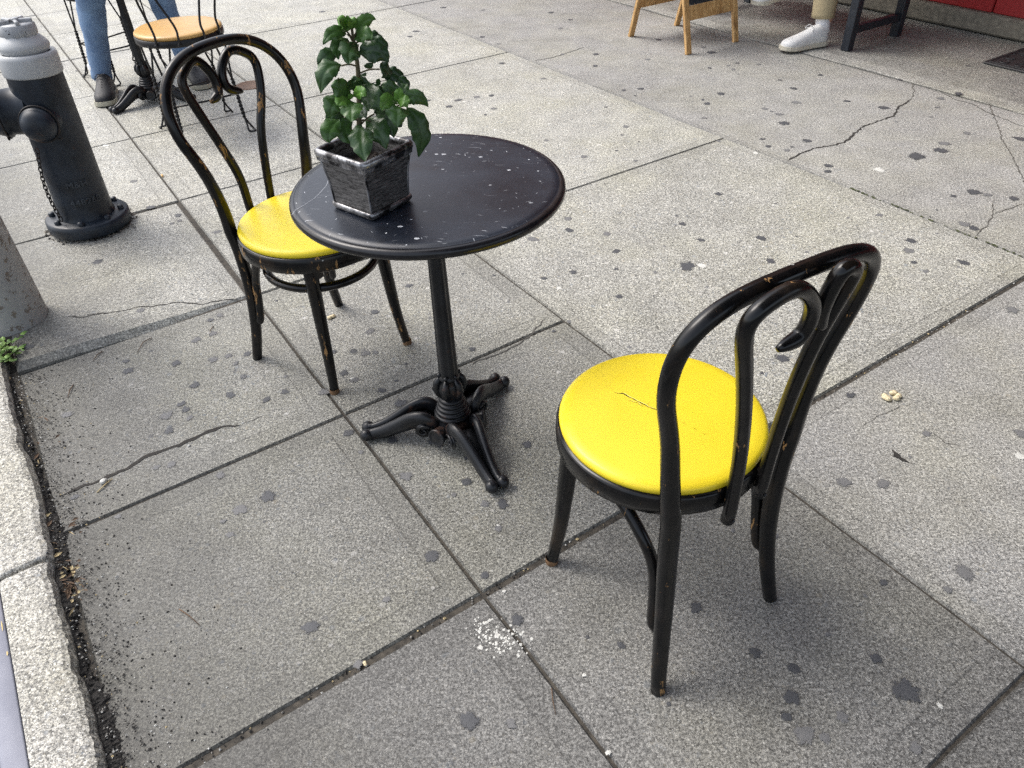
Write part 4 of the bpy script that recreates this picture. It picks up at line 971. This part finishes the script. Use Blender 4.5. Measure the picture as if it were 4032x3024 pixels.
# ------------------------------------------------------------------ weed by the pole
wp = surveyed(28, 1440)
we = MB(); we.leafcol = []; rg = random.Random(4); wst = MB()
for i in range(46):
    a = rg.uniform(0, 2 * PI); r = abs(rg.gauss(0, .05)); h_ = rg.uniform(.015, .085) * (1 - r * 4 if r < .2 else .2); base = Vector((r * .3 * math.cos(a), r * .3 * math.sin(a), 0)); tip = Vector((r * math.cos(a), r * math.sin(a), max(.01, h_)))
    wst.tube([base, base.lerp(tip, .5) + Vector((0, 0, .01)), tip], .001, 5)
    for q in range(rg.choice((2, 3, 4))):
        b = rg.uniform(0, 2 * PI); Ln = rg.uniform(.012, .026); d = Vector((math.cos(b), math.sin(b), rg.uniform(-.3, .5))).normalized(); s = d.cross(Vector((0, 0, 1))).normalized() * Ln * .34
        P = [tip, tip + d * Ln * .35 + s, tip + d * Ln * .75 + s * .7, tip + d * Ln, tip + d * Ln * .75 - s * .7, tip + d * Ln * .35 - s, tip + d * Ln * .5 + Vector((0, 0, .003))]
        we.add(P, [(0, 1, 6), (1, 2, 6), (2, 3, 6), (3, 4, 6), (4, 5, 6), (5, 0, 6)]); we.leafcol += [(rg.uniform(0, 1), .3)] * 7
wr = empty('weed', (wp[0], wp[1], .012), 0, 'small green weed sprouting at the foot of the grey pole', 'plant')
wo = we.build('leaves', MAT['weed'], wr); wst.build('stalks', MAT['stem'], wr)
at = wo.data.color_attributes.new('leaf', 'FLOAT_COLOR', 'POINT'); at.data.foreach_set('color', [x for a, b in we.leafcol for x in (a, b, 0, 1)])

# ------------------------------------------------------------------ ice-cream parlour chairs
def twisted(mb, A, B, r=.0052, turns=4, off=.0056, t0=0., t1=1.):
    A, B = Vector(A), Vector(B); d = (B - A).normalized(); n1 = d.cross(Vector((.3, .8, .1))).normalized(); n2 = d.cross(n1); N = 44
    for ph in (0, PI):
        P = []
        for i in range(N + 1):
            t = i / N; a = ph + 2 * PI * turns * t; P.append(A.lerp(B, t) + n1 * off * math.cos(a) + n2 * off * math.sin(a))
        mb.tube(P, r, 6)
def wire_chair(loc, rz, label, R=.212, Z=.50, foot=.178, cush='tan'):
    root = empty('wire_chair', loc, rz, label, 'chair', 'wire ice cream parlour chairs')
    m = MB(); m.lathe([(R - .02, Z - .032), (R - .002, Z - .032), (R, Z - .028), (R, Z - .004), (R - .003, Z - .001), (R - .02, Z - .001)], 48); ring = m.build('seat_ring', MAT['wire'], root)
    m = MB(); pr = [(R - .008, Z - .001), (R - .002, Z + .005), (R - .004, Z + .012), (R - .012, Z + .018)] + [((R - .012) * (1 - i / 8) + .0003, Z + .018 + .009 * (1 - (1 - i / 8) ** 2)) for i in range(1, 9)]
    m.lathe(pr, 48); m.build('seat_cushion', MAT[cush], root)
    legs = []
    for k in range(4):
        a = PI / 4 + PI / 2 * k; c, s = math.cos(a), math.sin(a); T = Vector((-s, c, 0)); D = Vector((c, s, 0)); m = MB()
        top = D * (R - .012) + Vector((0, 0, Z - .02)); foot_p = D * (foot + .07); mid = top.lerp(foot_p, .42); mid.z = .27
        low = D * (foot + .055) + Vector((0, 0, .075))
        for sg in (-1, 1):      # the two strands part under the seat and again at the foot
            m.tube(cr([top + T * sg * .055, top.lerp(mid, .5) + T * sg * .030, mid], 5), .0052, 6)
        twisted(m, mid, low, turns=5)
        m.tube(cr([low, low + T * .010 + D * .012 + Vector((0, 0, -.035)), low + T * .022 + D * .024 + Vector((0, 0, -.066)), low + D * .045 + Vector((0, 0, -.071)), low - T * .022 + D * .022 + Vector((0, 0, -.066)), low - T * .008 + D * .010 + Vector((0, 0, -.035)), low], 5), .0052, 6)
        m.build('leg', MAT['wire'], root); legs.append((mid.lerp(low, .38)))
    for k in range(4):
        m = MB(); A, B = legs[k], legs[(k + 1) % 4]; m.tube([A, (A + B) / 2 * .97, B], .0048, 6); m.build('stretcher', MAT['wire'], root)
    # back: two nested wire loops rising from the seat ring at local -y
    m = MB()
    for x0, zt_, wd in ((.155, Z + .46, .20), (.062, Z + .38, .12)):
        yb = -math.sqrt(R * R - x0 * x0) - .006
        K = [(x0, yb, Z - .02), (x0 * .98, yb - .012, Z + .02), (x0, yb + .004, Z + .07), (wd * .92, -R * .8, Z + .22), (wd * .8, -R - .05, zt_ - .05), (0, -R - .07, zt_)]
        K = K + [(-a, b, c) for a, b, c in K[-2::-1]]; m.tube(cr(K, 6), .0056, 8)
        for sg in (-1, 1): m.lathe([(.0001, .006), (.008, .004), (.009, 0)], 10, c=(sg * x0, yb - .004, Z - .018), axis=(0, -1, 0))
    m.build('back_loops', MAT['wire'], root)
    return root
wire_chair((-1.585, 4.035, 0), math.radians(34), 'black wire parlour chair with empty tan seat, behind the worn bentwood chair')
wire_chair((-2.42, 5.12, 0), math.radians(-128), 'black wire parlour chair carrying the seated person in jeans', foot=.178, cush='tan')

# ------------------------------------------------------------------ people
def skin_body(name, verts, edges, radii, mat, parent, sub=2, root=0):
    me = bpy.data.meshes.new(name); me.from_pydata(verts, edges, []); o = bpy.data.objects.new(name, me); link(o, parent)
    me.materials.append(mat)
    md = o.modifiers.new('skin', 'SKIN'); md.use_smooth_shade = True
    for i, r in enumerate(radii):
        r = r if isinstance(r, tuple) else (r, r); me.skin_vertices[0].data[i].radius = r; me.skin_vertices[0].data[i].use_root = (i == root)
    s = o.modifiers.new('sub', 'SUBSURF'); s.levels = sub; s.render_levels = sub
    # bake to plain mesh so that nothing depends on the modifier afterwards
    bpy.context.view_layer.update()
    dg = bpy.context.evaluated_depsgraph_get(); nm = bpy.data.meshes.new_from_object(o.evaluated_get(dg)); o.modifiers.clear(); o.data = nm
    if not nm.materials: nm.materials.append(mat)
    for p in nm.polygons: p.use_smooth = True
    return o
def chain(mb, pts, rad, seg=20, n=7, fold=0., seed=0):
    """garment sleeve or trouser leg with soft creases"""
    K = cr([(*p,) for p in pts], n); R_ = [interp(i / (len(K) - 1) * (len(pts) - 1), list(range(len(pts))), rad) for i in range(len(K))]
    st0 = len(mb.v); mb.tube(K, R_, seg, cap=True); rg = random.Random(seed)
    ph = [rg.uniform(0, 6) for _ in range(4)]
    if fold:
        for i in range(len(K)):
            for k in range(seg):
                j = st0 + i * seg + k; v = Vector(mb.v[j]); c = K[i]; a = 2 * PI * k / seg
                q = 1 + fold * (.5 * math.sin(i * .9 + 2 * math.sin(a + ph[0])) + .35 * math.sin(3 * a + i * .5 + ph[1]) + .3 * math.sin(i * 1.9 + a * 2 + ph[2]))
                mb.v[j] = tuple(c + (v - c) * q)
def trainer(name, toe, heel, parent, upper, sole, lace, tilt=0., up=(0, 0, 1), size=1.):
    toe, heel = Vector(toe), Vector(heel); F = (toe - heel); L_ = F.length; F = F / L_; U = Vector(up); U = (U - F * U.dot(F)).normalized(); S = F.cross(U)
    secs = [(0, .030, .062), (.08, .036, .085), (.22, .037, .090), (.36, .037, .082), (.50, .040, .066), (.64, .044, .054), (.78, .046, .044), (.90, .041, .036), (.97, .028, .026), (1.0, .012, .014)]
    m = MB(); seg = 20; vs = []
    for t, w, h_ in secs:
        c = heel + F * (t * L_)
        for k in range(seg):
            a = 2 * PI * k / seg; sx = math.cos(a); sz = math.sin(a); vs.append(c + S * (w * size * abs(sx) ** .8 * (1 if sx > 0 else -1)) + U * ((.020 + (h_ * (max(0, sz)) ** .75)) * size + min(0, sz) * .004))
    fs = [(i * seg + k, i * seg + (k + 1) % seg, (i + 1) * seg + (k + 1) % seg, (i + 1) * seg + k) for i in range(len(secs) - 1) for k in range(seg)]
    fs += [tuple(range(seg))[::-1], tuple((len(secs) - 1) * seg + k for k in range(seg))]
    m.add(vs, fs); sh = m.build(name, upper, parent)
    m = MB(); vs = []
    for t, w, h_ in secs:
        c = heel + F * (t * L_ * 1.02 - .002)
        for x, z in ((-1, .001), (-1.06, .006), (-1.04, .026 if t < .5 else .021), (1.04, .026 if t < .5 else .021), (1.06, .006), (1, .001)): vs.append(c + S * (w * 1.08 * x * size) + U * z * size + (U * .008 * max(0, t - .8) / .2))
    n = 6; fs = [(i * n + k, i * n + (k + 1) % n, (i + 1) * n + (k + 1) % n, (i + 1) * n + k) for i in range(len(secs) - 1) for k in range(n)] + [tuple(range(n))[::-1], tuple((len(secs) - 1) * n + k for k in range(n))]
    m.add(vs, fs, False); m.build('sole', sole, sh)
    m = MB()
    for i in range(5):
        t = .36 + i * .075; h_ = interp(t, [s[0] for s in secs], [s[2] for s in secs]) * size + .021; c = heel + F * (t * L_)
        m.tube([c + S * .024 + U * (h_ - .014), c + F * .008 + U * (h_ + .003), c - S * .024 + U * (h_ - .014) + F * .016], .0024, 6)
    c = heel + F * (.33 * L_) + U * (.1 * size)
    m.tube(cr([c, c + S * .02 + U * .012 + F * .02, c + S * .035 + F * .035 - U * .01, c + S * .012 + F * .01, c - S * .02 + U * .01 + F * .02, c - S * .034 + F * .03 - U * .012, c], 5), .0022, 6)
    m.build('laces', lace, sh)
    return sh
def hand(verts, edges, radii, wrist_i, wrist, d, s):
    """palm, four fingers of different length and a thumb grown from the wrist vertex"""
    d, s = Vector(d).normalized(), Vector(s).normalized(); n = d.cross(s); w = Vector(wrist)
    def add(p, r, link_to): verts.append(tuple(p)); radii.append(r); edges.append((link_to, len(verts) - 1)); return len(verts) - 1
    palm = add(w + d * .045, (.026, .014), wrist_i); k0 = add(w + d * .078, (.030, .013), palm)
    for off, ln in ((-.030, .060), (-.010, .074), (.010, .069), (.030, .052)):
        a = add(w + d * .092 + s * off, .0082, k0); b = add(w + d * (.092 + ln * .5) + s * off * 1.08 - n * .010, .0076, a); add(w + d * (.092 + ln * .9) + s * off * 1.08 - n * .030, .0062, b)
    a = add(w + d * .045 - s * .034 - n * .008, .010, palm); add(w + d * .078 - s * .048 - n * .022, .0082, a)
def person(loc, rz, label, hip, kneeR, ankR, kneeL, ankL, trouser, top, P):
    """seated person; all points in world coordinates relative to loc"""
    root = empty('person', loc, rz, label, 'person')
    H = Vector(hip); fw = Vector(P['fw']).normalized(); rt = fw.cross(Vector((0, 0, 1))).normalized(); up = Vector((0, 0, 1))
    V = [H, H + up * .18, H + up * .36 + fw * .02, H + up * .47 + fw * .04, H + up * .56 + fw * .06, H + up * .62 + fw * .075, H + up * .70 + fw * .085, H + up * .77 + fw * .08]
    Rd = [(.15, .11), (.135, .10), (.155, .11), (.10, .085), (.052, .052), (.062, .070), (.074, .088), (.062, .075)]
    E = [(i, i + 1) for i in range(7)]
    def add(p, r, l): V.append(Vector(p)); Rd.append(r); E.append((l, len(V) - 1)); return len(V) - 1
    for sg, k, a in ((1, kneeR, ankR), (-1, kneeL, ankL)):
        hj = add(H + rt * sg * .09 - up * .01, .085, 0); kk = add(Vector(k), .052, hj); mm = add(Vector(k).lerp(Vector(a), .35), .048, kk); an = add(Vector(a), .034, mm)
    for sg in (1, -1):
        shd = add(H + up * .45 + rt * sg * .17 + fw * .03, .05, 3); el = add(H + up * .20 + rt * sg * .22 + fw * .10, .038, shd)
        wr_ = add(H + up * .14 + rt * sg * .08 + fw * .32, .026, el); vv = [tuple(v) for v in V]; hand(vv, E, Rd, wr_, V[wr_], (fw - rt * sg * .25 - up * .15), rt * sg); V = [Vector(v) for v in vv]
    body = skin_body('body', [tuple(v) for v in V], E, Rd, MAT['skin'], root)
    hc = H + up * .715 + fw * .09
    m = MB(); prof = [(.0001, .115), (.05, .104), (.078, .075), (.088, .03), (.086, -.01), (.080, -.04)]; m.lathe(prof, 24, c=hc - fw * .018 + up * .01); m.build('hair', MAT['hair'], root)
    for sg in (-1, 1):
        m = MB(); m.lathe([(.012 * math.sin(t), -.008 * math.cos(t)) for t in np.linspace(.05, PI - .05, 7)], 12, c=hc + fw * .072 + rt * sg * .031 - up * .005, axis=fw)
        m.build('eye', MAT['shoe_white'], root)
    m = MB(); m.tube([hc + fw * .078 + up * .0, hc + fw * .098 - up * .032, hc + fw * .080 - up * .042], [.008, .013, .008], 10)
    m.build('nose', MAT['skin'], root)
    for sg in (-1, 1):
        m = MB(); m.tube([hc + rt * sg * .076 + up * .012, hc + rt * sg * .086, hc + rt * sg * .076 - up * .03], [.008, .012, .006], 8)
        m.build('ear', MAT['skin'], root)
    m = MB(); m.tube([hc + fw * .074 - up * .062 - rt * .022, hc + fw * .083 - up * .064, hc + fw * .074 - up * .062 + rt * .022], [.003, .006, .003], 8); m.build('mouth', flat_mat('lips', (.38, .17, .14), .5), root)
    # shirt
    m = MB(); T = [(.17, .125, -.03), (.172, .13, .06), (.165, .125, .18), (.18, .13, .30), (.185, .125, .40), (.15, .11, .47), (.075, .075, .52)]; vs = []; seg = 28
    for a, b, z in T:
        for k in range(seg):
            an = 2 * PI * k / seg; q = 1 + .02 * math.sin(an * 5 + z * 30); c = H + up * z + fw * (.03 * z / .4); vs.append(c + rt * a * q * math.cos(an) + fw * b * q * math.sin(an))
    m.add(vs, [(i * seg + k, i * seg + (k + 1) % seg, (i + 1) * seg + (k + 1) % seg, (i + 1) * seg + k) for i in range(len(T) - 1) for k in range(seg)])
    for sg in (1, -1): chain(m, [H + up * .445 + rt * sg * .14 + fw * .03, H + up * .42 + rt * sg * .19 + fw * .035, H + up * .31 + rt * sg * .215 + fw * .07, H + up * .20 + rt * sg * .222 + fw * .10], [.066, .068, .058, .052], fold=.05, seed=3)
    m.build('shirt', top, root)
    m = MB()
    for sg, k, hem, r in ((1, kneeR, P['hemR'], P['r']), (-1, kneeL, P['hemL'], P['r'])):
        k = Vector(k); h_ = Vector(hem); hj = H + rt * sg * .085
        chain(m, [hj - (k - hj) * .05, hj.lerp(k, .5), k + (k - hj).normalized() * .012, k.lerp(h_, .22) , k.lerp(h_, .6), h_], [.115, .098, r[0], r[1], r[2], r[3]], fold=P.get('fold', .06), seed=5 + sg)
    m.tube([H - up * .08, H - up * .02, H + up * .06], [.12, .165, .155], 24, flat=[(.8, 1.)] * 3, up=fw)
    m.build('trousers', trouser, root)
    return root
# person in jeans
J = person((0, 0, 0), 0, 'seated person in blue jeans and black trainers at the far pedestal table', (-2.42, 5.12, .60),
           (-2.31, 4.76, .56), (-2.39, 4.74, .12), (-2.02, 4.98, .56), (-1.93, 4.94, .12), MAT['denim'], MAT['shirt_navy'],
           dict(fw=(.62, -.78, 0), hemR=(-2.395, 4.725, .085), hemL=(-1.955, 4.955, .13), r=(.080, .076, .064, .058), fold=.055))
# person in khaki trousers, one leg crossed
K_ = person((0, 0, 0), 0, 'person in khaki trousers and white trainers seated on the black bench with legs crossed', (2.50, 5.42, .56),
           (2.07, 5.16, .56), (2.10, 5.10, .13), (2.10, 5.30, .63), (1.90, 5.42, .31), MAT['khaki'], MAT['shirt_grey'],
           dict(fw=(-.84, -.54, 0), hemR=(2.07, 5.12, .168), hemL=(1.93, 5.40, .36), r=(.095, .084, .074, .070), fold=.03))
trainer('trainer', (-2.30, 4.455, .0), (-2.395, 4.765, .0), J, MAT['shoe_black'], MAT['sole_grey'], MAT['shoe_black'], size=1.22)
trainer('trainer', (-1.79, 4.70, .0), (-1.95, 4.97, .0), J, MAT['shoe_black'], MAT['sole_grey'], MAT['shoe_black'], size=1.22)
trainer('trainer', (1.795, 4.985, .012), (2.10, 5.095, .012), K_, MAT['shoe_white'], MAT['sole_cream'], MAT['shoe_white'], size=1.18)
trainer('trainer', (1.665, 5.27, .215), (1.925, 5.43, .235), K_, MAT['shoe_white'], MAT['sole_cream'], MAT['shoe_white'], size=1.15)
for par, a, b, r in ((K_, (2.075, 5.095, .085), (2.07, 5.12, .20), .047), (K_, (1.90, 5.42, .30), (1.93, 5.40, .39), .045), (J, (-2.405, 4.735, .08), (-2.41, 4.73, .17), .045), (J, (-1.935, 4.945, .08), (-1.95, 4.955, .17), .045)):
    m = MB(); m.tube([a, Vector(a).lerp(Vector(b), .5), b], [r, r * .95, r * 1.02], 24); m.build('sock', MAT['sock'], par)
# turned-up hem stitching line on the jeans
# ------------------------------------------------------------------ bench
th = TH
be = empty('bench', (*xy(4.79, 3.62), .007), TH, 'long black tube-framed bench against the red shopfront, the seated person on it', 'bench')
BL, BW, BH = 1.26, .50, .46          # along the wall, depth, height (local x = away from the kerb, y = along the wall)
m = MB()
for k in range(4): m.box((-.18 + k * .12, 0, BH - .0), (.112, BL + .08, .03), bev=.004)
m.build('seat', MAT['bench'], be)
for sy in (-1, 1):
    for sx in (-1, 1):
        m = MB(); m.box((sx * BW / 2, sy * BL / 2, (BH - .016) / 2), (.055, .055, BH - .018), bev=.003); m.build('leg', MAT['bench'], be)
    m = MB(); m.box((0, sy * BL / 2, .12), (BW - .057, .04, .045), bev=.003); m.build('stretcher', MAT['bench'], be)
    m = MB(); m.box((0, sy * BL / 2, BH - .045), (BW - .057, .05, .05), bev=.003); m.build('seat_rail', MAT['bench'], be)

# ------------------------------------------------------------------ sandwich board
bx, by = xy(3.96, 3.86)
sb = empty('sandwich_board', (bx, by, 0), TH, 'wooden sandwich board with black chalkboard standing open by the entrance', 'sign')
def board_panel(sgn):
    # local frame: x across, y out; legs from z=0 at y=sgn*.275 to top z=1.0 at y=sgn*.02
    ang = math.atan2(.25, 1.0) * sgn; Rm = Euler((ang, 0, 0)).to_matrix()
    def W(x, z, off=0): 
        return Vector((x, sgn * .278, 0)) + Rm @ Vector((0, 0, z)) + Rm @ Vector((0, off * sgn, 0))
    grp = MB()
    for s in (-1, 1): grp.box(W(s * .215, .51), (.044, .022, 1.02), Rm, .003)
    for z, h_ in ((.235, .085), (.99, .06)): grp.box(W(0, z, -.001), (.386, .018, h_), Rm, .003)
    fr = grp.build('frame', MAT['timber'], sb)
    p = MB(); p.box(W(0, .62, -.001), (.386, .007, .682), Rm); bd = p.build('chalkboard', MAT['slate'] if sgn < 0 else MAT['board_back'], sb)
    if sgn < 0:
        c = MB()
        def stroke(P, w=.0035): c.tube([W(x, z, .0035) for x, z in P], w * .5, 5, flat=[(1, .3)] * len(P), up=Rm @ Vector((1, 0, 0)))
        stroke([(-.03, .335), (-.035, .30), (.0, .295), (.01, .33)]); stroke([(-.0, .345), (.02, .34), (.03, .31)]); stroke([(.05, .325), (.075, .32), (.09, .335)])
        for i in range(7): x = -.15 + i * .016; stroke([(x, .31 + .004 * (i % 2)), (x + .006, .322), (x + .012, .309)], .002)
        for r_ in range(6):
            z = .40 + r_ * .085; x = -.14
            while x < .13:
                L_ = rgc.uniform(.012, .03); stroke([(x, z), (x + L_ * .3, z + .03), (x + L_ * .6, z + .004), (x + L_, z + .026)], .0035); x += L_ + rgc.uniform(.004, .02)
        c.build('chalk_writing', MAT['chalk'], bd)
rgc = random.Random(9)
board_panel(-1); board_panel(1)
m = MB(); m.tube([(-.19, -.03, .995), (.19, -.03, .995)], .008, 8); m.build('hinge_bar', MAT['iron'], sb)

# ------------------------------------------------------------------ shopfront
wl = empty('shopfront', (*xy(5.46, 3.2), 0), TH, 'red panelled shopfront with a rough grey masonry ledge along its foot', 'building')
m = MB(); m.box((.22, 1.0, .075), (.44, 15.6, .115), bev=.012); m.build('ledge', MAT['ledge'], wl)
m = MB(); y = -6.8
for i in range(15):
    m.box((.20, y + .52, .62), (.30, 1.034, .975), bev=.006); y += 1.042
m.build('red_panel', MAT['red'], wl)
m = MB(); m.box((.24, 1.0, .62), (.30, 15.6, .96)); m.build('panel_joint', MAT['red_dark'], wl)
m = MB(); m.box((.18, 1.0, 1.14), (.40, 15.6, .06), bev=.008); m.build('sill', MAT['red'], wl)
for i in range(7):
    m = MB(); m.box((.26, -5.6 + i * 2.2, 1.92), (.06, 2.04, 1.48)); w_ = m.build('window', MAT['glass'], wl)
    m = MB(); m.box((.22, -5.6 + i * 2.2 + 1.1, 1.92), (.20, .10, 1.5), bev=.006); m.build('mullion', MAT['red'], w_)
m = MB(); m.box((.30, 1.0, 4.85), (.60, 15.6, 4.3)); m.build('wall', MAT['brickwall'], wl)
m = MB(); m.add([(.0, -2.6, 2.72), (-1.25, -2.6, 2.32), (-1.25, 7.0, 2.32), (.0, 7.0, 2.72), (.0, -2.6, 2.70), (-1.25, -2.6, 2.10), (-1.25, 7.0, 2.10), (.0, 7.0, 2.70)], [(0, 1, 2, 3), (1, 5, 6, 2), (0, 4, 5, 1), (3, 2, 6, 7)], False)
m.build('added_awning', MAT['added_awning'], wl)  # unseen awning, added to shade the ground along the wall
m = MB(); m.box((-2.80, -4.3, 2.70), (5.5, 4.4, .04)); m.box((-2.80, -2.09, 2.60), (5.5, .03, .22)); m.build('added_canopy', MAT['added_awning'], wl)  # unseen canopy overhead, added to block sky and darken the near pavement
for y in (-6.4, -2.15):
    m = MB(); m.tube([(-5.5, y, 2.70), (.0, y, 3.8)], .014, 10); m.build('added_canopy_stay', MAT['bench'], wl)  # stays that carry the added canopy, also unseen
# red corner post beside the door mat
m = MB(); m.box((-.03, -1.12, 1.1), (.10, .12, 2.1), bev=.006); m.build('door_post', flat_mat('bright_red_post', (.36, .03, .02), .45), wl)

# ------------------------------------------------------------------ door mat
mt = empty('door_mat', (*xy(5.14, 1.93), .0075), TH, 'black patterned rubber door mat in front of the red shopfront', 'mat')
m = MB(); m.box((0, 0, .006), (.47, .77, .012), bev=.004); mm = m.build('mat_base', MAT['rubber'], mt)
m = MB()
frp = [(-.21, -.36), (.21, -.36), (.21, .36), (-.21, .36), (-.21, -.36)]
m.tube([(a, b, .012) for a, b in frp], .005, 6, cap=False, up=(0, 0, 1))
for i in range(4):
    for k in range(7):
        cx, cy = -.155 + i * .103, -.31 + k * .103; sg = 1 if (i + k) % 2 else -1
        m.tube([(cx + (.042 - .009 * t) * math.cos(sg * t * 1.3 + i), cy + (.042 - .009 * t) * math.sin(sg * t * 1.3 + i), .012) for t in np.linspace(0, 4, 20)], .0045, 5)
m.build('raised_scrolls', MAT['rubber'], mm)

# ------------------------------------------------------------------ small things on the ground
vx = surveyed(985, 337)
vc = MB(); vc.lathe([(.0001, .003), (.072, .003), (.075, .0045), (.085, .0045), (.088, .002)], 32); o = vc.build('valve_cover', MAT['rustlid']); o.location = (vx[0], vx[1], .0006); tag(o, 'small round rusty iron cover set in the pavement behind the wire chair', 'cover')
def twig(P, r, label, mat='twig', name='twig'):
    W = [Vector((*surveyed(*p), 0)) for p in P]; c = W[0].copy()
    m = MB(); m.tube([Vector((w.x - c.x, w.y - c.y, r + .001 + lift(w.x, w.y) + (.003 if 0 < i < len(W) - 1 else 0))) for i, w in enumerate(W)], [r * (1 if i < len(W) - 1 else .5) for i in range(len(W))], 6)
    o = m.build(name, MAT[mat]); o.location = c; tag(o, label, name.replace('_', ' '), 'bits of twig and stalk on the pavement')
twig([(290, 1517), (278, 1540), (268, 1568)], .0016, 'short curved dark twig nearest the raised slab corner, alone on grey concrete')
twig([(597, 1332), (566, 1352), (541, 1392)], .0016, 'brown bent stalk lying just below the raised slab edge')
twig([(405, 1385), (385, 1402), (368, 1422)], .0016, 'thin brown twig tucked against the raised slab edge')
twig([(842, 1286), (830, 1303), (826, 1315)], .0013, 'tiny dark twig touching a gum spot near the worn chair')
twig([(706, 2400), (745, 2428), (788, 2464)], .0013, 'thin dark straight twig on the bare slab near the kerb')
twig([(2172, 2712), (2176, 2760), (2188, 2815)], .0013, 'reddish twig beside the joint, below the nearest yellow chair')
twig([(383, 1942), (415, 1915), (445, 1886)], .0016, 'pale straw stalk lying in the crumbled crack near the kerb', 'straw')
twig([(132, 1842), (142, 1885), (178, 1920)], .0011, 'long pale grass stalk curled in the gutter dirt', 'straw')
def lump(px, py, r, label, mat, name, n=3, seed=1, stretch=(1, 1)):
    x, y = surveyed(px, py); m = MB(); rg = random.Random(seed)
    for i in range(n):
        c = Vector((rg.uniform(-r, r) * stretch[0] * (n > 1), rg.uniform(-r, r) * stretch[1] * (n > 1), r * .45)); q = r * rg.uniform(.45, .75); k = rg.uniform(0, 3)
        m.lathe([(q * (1 + .2 * math.sin(t * 5 + k)) * math.sin(t), -q * .6 * math.cos(t)) for t in np.linspace(.05, PI - .05, 8)], 10, c=c)
    o = m.build(name, MAT[mat]); o.location = (x, y, lift(x, y)); tag(o, label, name.replace('_', ' '), 'food scraps and litter on the pavement'); return o
lump(1301, 1254, .012, 'crumpled cream scrap beneath the chair with the worn black frame', 'shell', 'food_scrap', 4, 2)
lump(3505, 1563, .014, 'cluster of pale popcorn crumbs on the slab right of the nearest chair', 'shell', 'food_scrap', 8, 3, (2.4, 1.))
lump(1447, 2610, .006, 'yellow kernel lodged in the wide joint at the bottom', 'shell', 'food_scrap', 2, 4)
lump(402, 1908, .013, 'pale stone chip by the crumbled crack near the kerb', 'white_spot', 'stone_chip', 2, 5)
lump(745, 1757, .007, 'small white stone wedged in the long crack', 'white_spot', 'stone_chip', 1, 6)
lump(38, 1493, .008, 'round tan pebble beside the green weed', 'straw', 'stone_chip', 1, 7)
x, y = surveyed(640, 695); m = MB(); m.tube([(0, -.012, .005), (0, .012, .005)], .0042, 10); o = m.build('cigarette_butt', MAT['butt']); o.location = (x, y, -.001); o.rotation_euler = (0, 0, .5)
tag(o, 'orange cigarette filter lying in the joint near the hydrant', 'cigarette butt')
m = MB(); rg = random.Random(14)
for i in range(60):
    x, y = surveyed(rg.gauss(285, 22), rg.gauss(2300, 45)) if i < 34 else surveyed(rg.uniform(60, 330), rg.uniform(1550, 2500))
    u, v = uvof((x, y)); x, y = xy(max(KE + .008, min(KE + .08, u)), v)
    a = rg.uniform(0, PI); L_ = rg.uniform(.004, .014); w = rg.uniform(.0012, .004); c, s = math.cos(a), math.sin(a); m.mat = rg.choice((0, 1, 1))
    m.add([(x + c * L_, y + s * L_, .013), (x - s * w, y + c * w, .016), (x - c * L_, y - s * L_, .012), (x + s * w, y - c * w, .012)], [(0, 1, 2, 3)], False)
tag(m.build('dry_leaf_litter', [MAT['straw'], MAT['twig']]), 'scraps of dry leaf and husk in the gutter dirt', 'litter', kind='stuff')

# ------------------------------------------------------------------ light
W_ = bpy.data.worlds.new("World"); sc.world = W_; W_.use_nodes = True; nt = W_.node_tree; bg = nt.nodes['Background']
sky = nt.nodes.new('ShaderNodeTexSky'); sky.sky_type = 'NISHITA'; sky.sun_disc = False
SUN_EL, SUN_AZ = math.radians(52), math.radians(155)      # azimuth as a direction in the xy plane, measured from +x
sky.sun_elevation = SUN_EL; sky.sun_rotation = PI / 2 - SUN_AZ; sky.air_density = 1.; sky.dust_density = 4.; sky.ozone_density = 1.
hs = nt.nodes.new('ShaderNodeHueSaturation'); hs.inputs['Saturation'].default_value = .55
nt.links.new(sky.outputs[0], hs.inputs['Color']); nt.links.new(hs.outputs[0], bg.inputs['Color']); bg.inputs['Strength'].default_value = .15
sl = bpy.data.lights.new('sun', 'SUN'); sl.energy = .8; sl.angle = math.radians(28); sl.color = (1., .975, .93)
so = bpy.data.objects.new('sun', sl); COL.objects.link(so)
dv = Vector((math.cos(SUN_EL) * math.cos(SUN_AZ), math.cos(SUN_EL) * math.sin(SUN_AZ), math.sin(SUN_EL)))
so.rotation_euler = dv.to_track_quat('Z', 'Y').to_euler()
sc.cycles.use_denoising = False
sc.view_settings.view_transform = 'Standard'; sc.view_settings.look = 'None'; sc.view_settings.exposure = 1.0; sc.view_settings.gamma = 1
sc.view_settings.use_curve_mapping = False
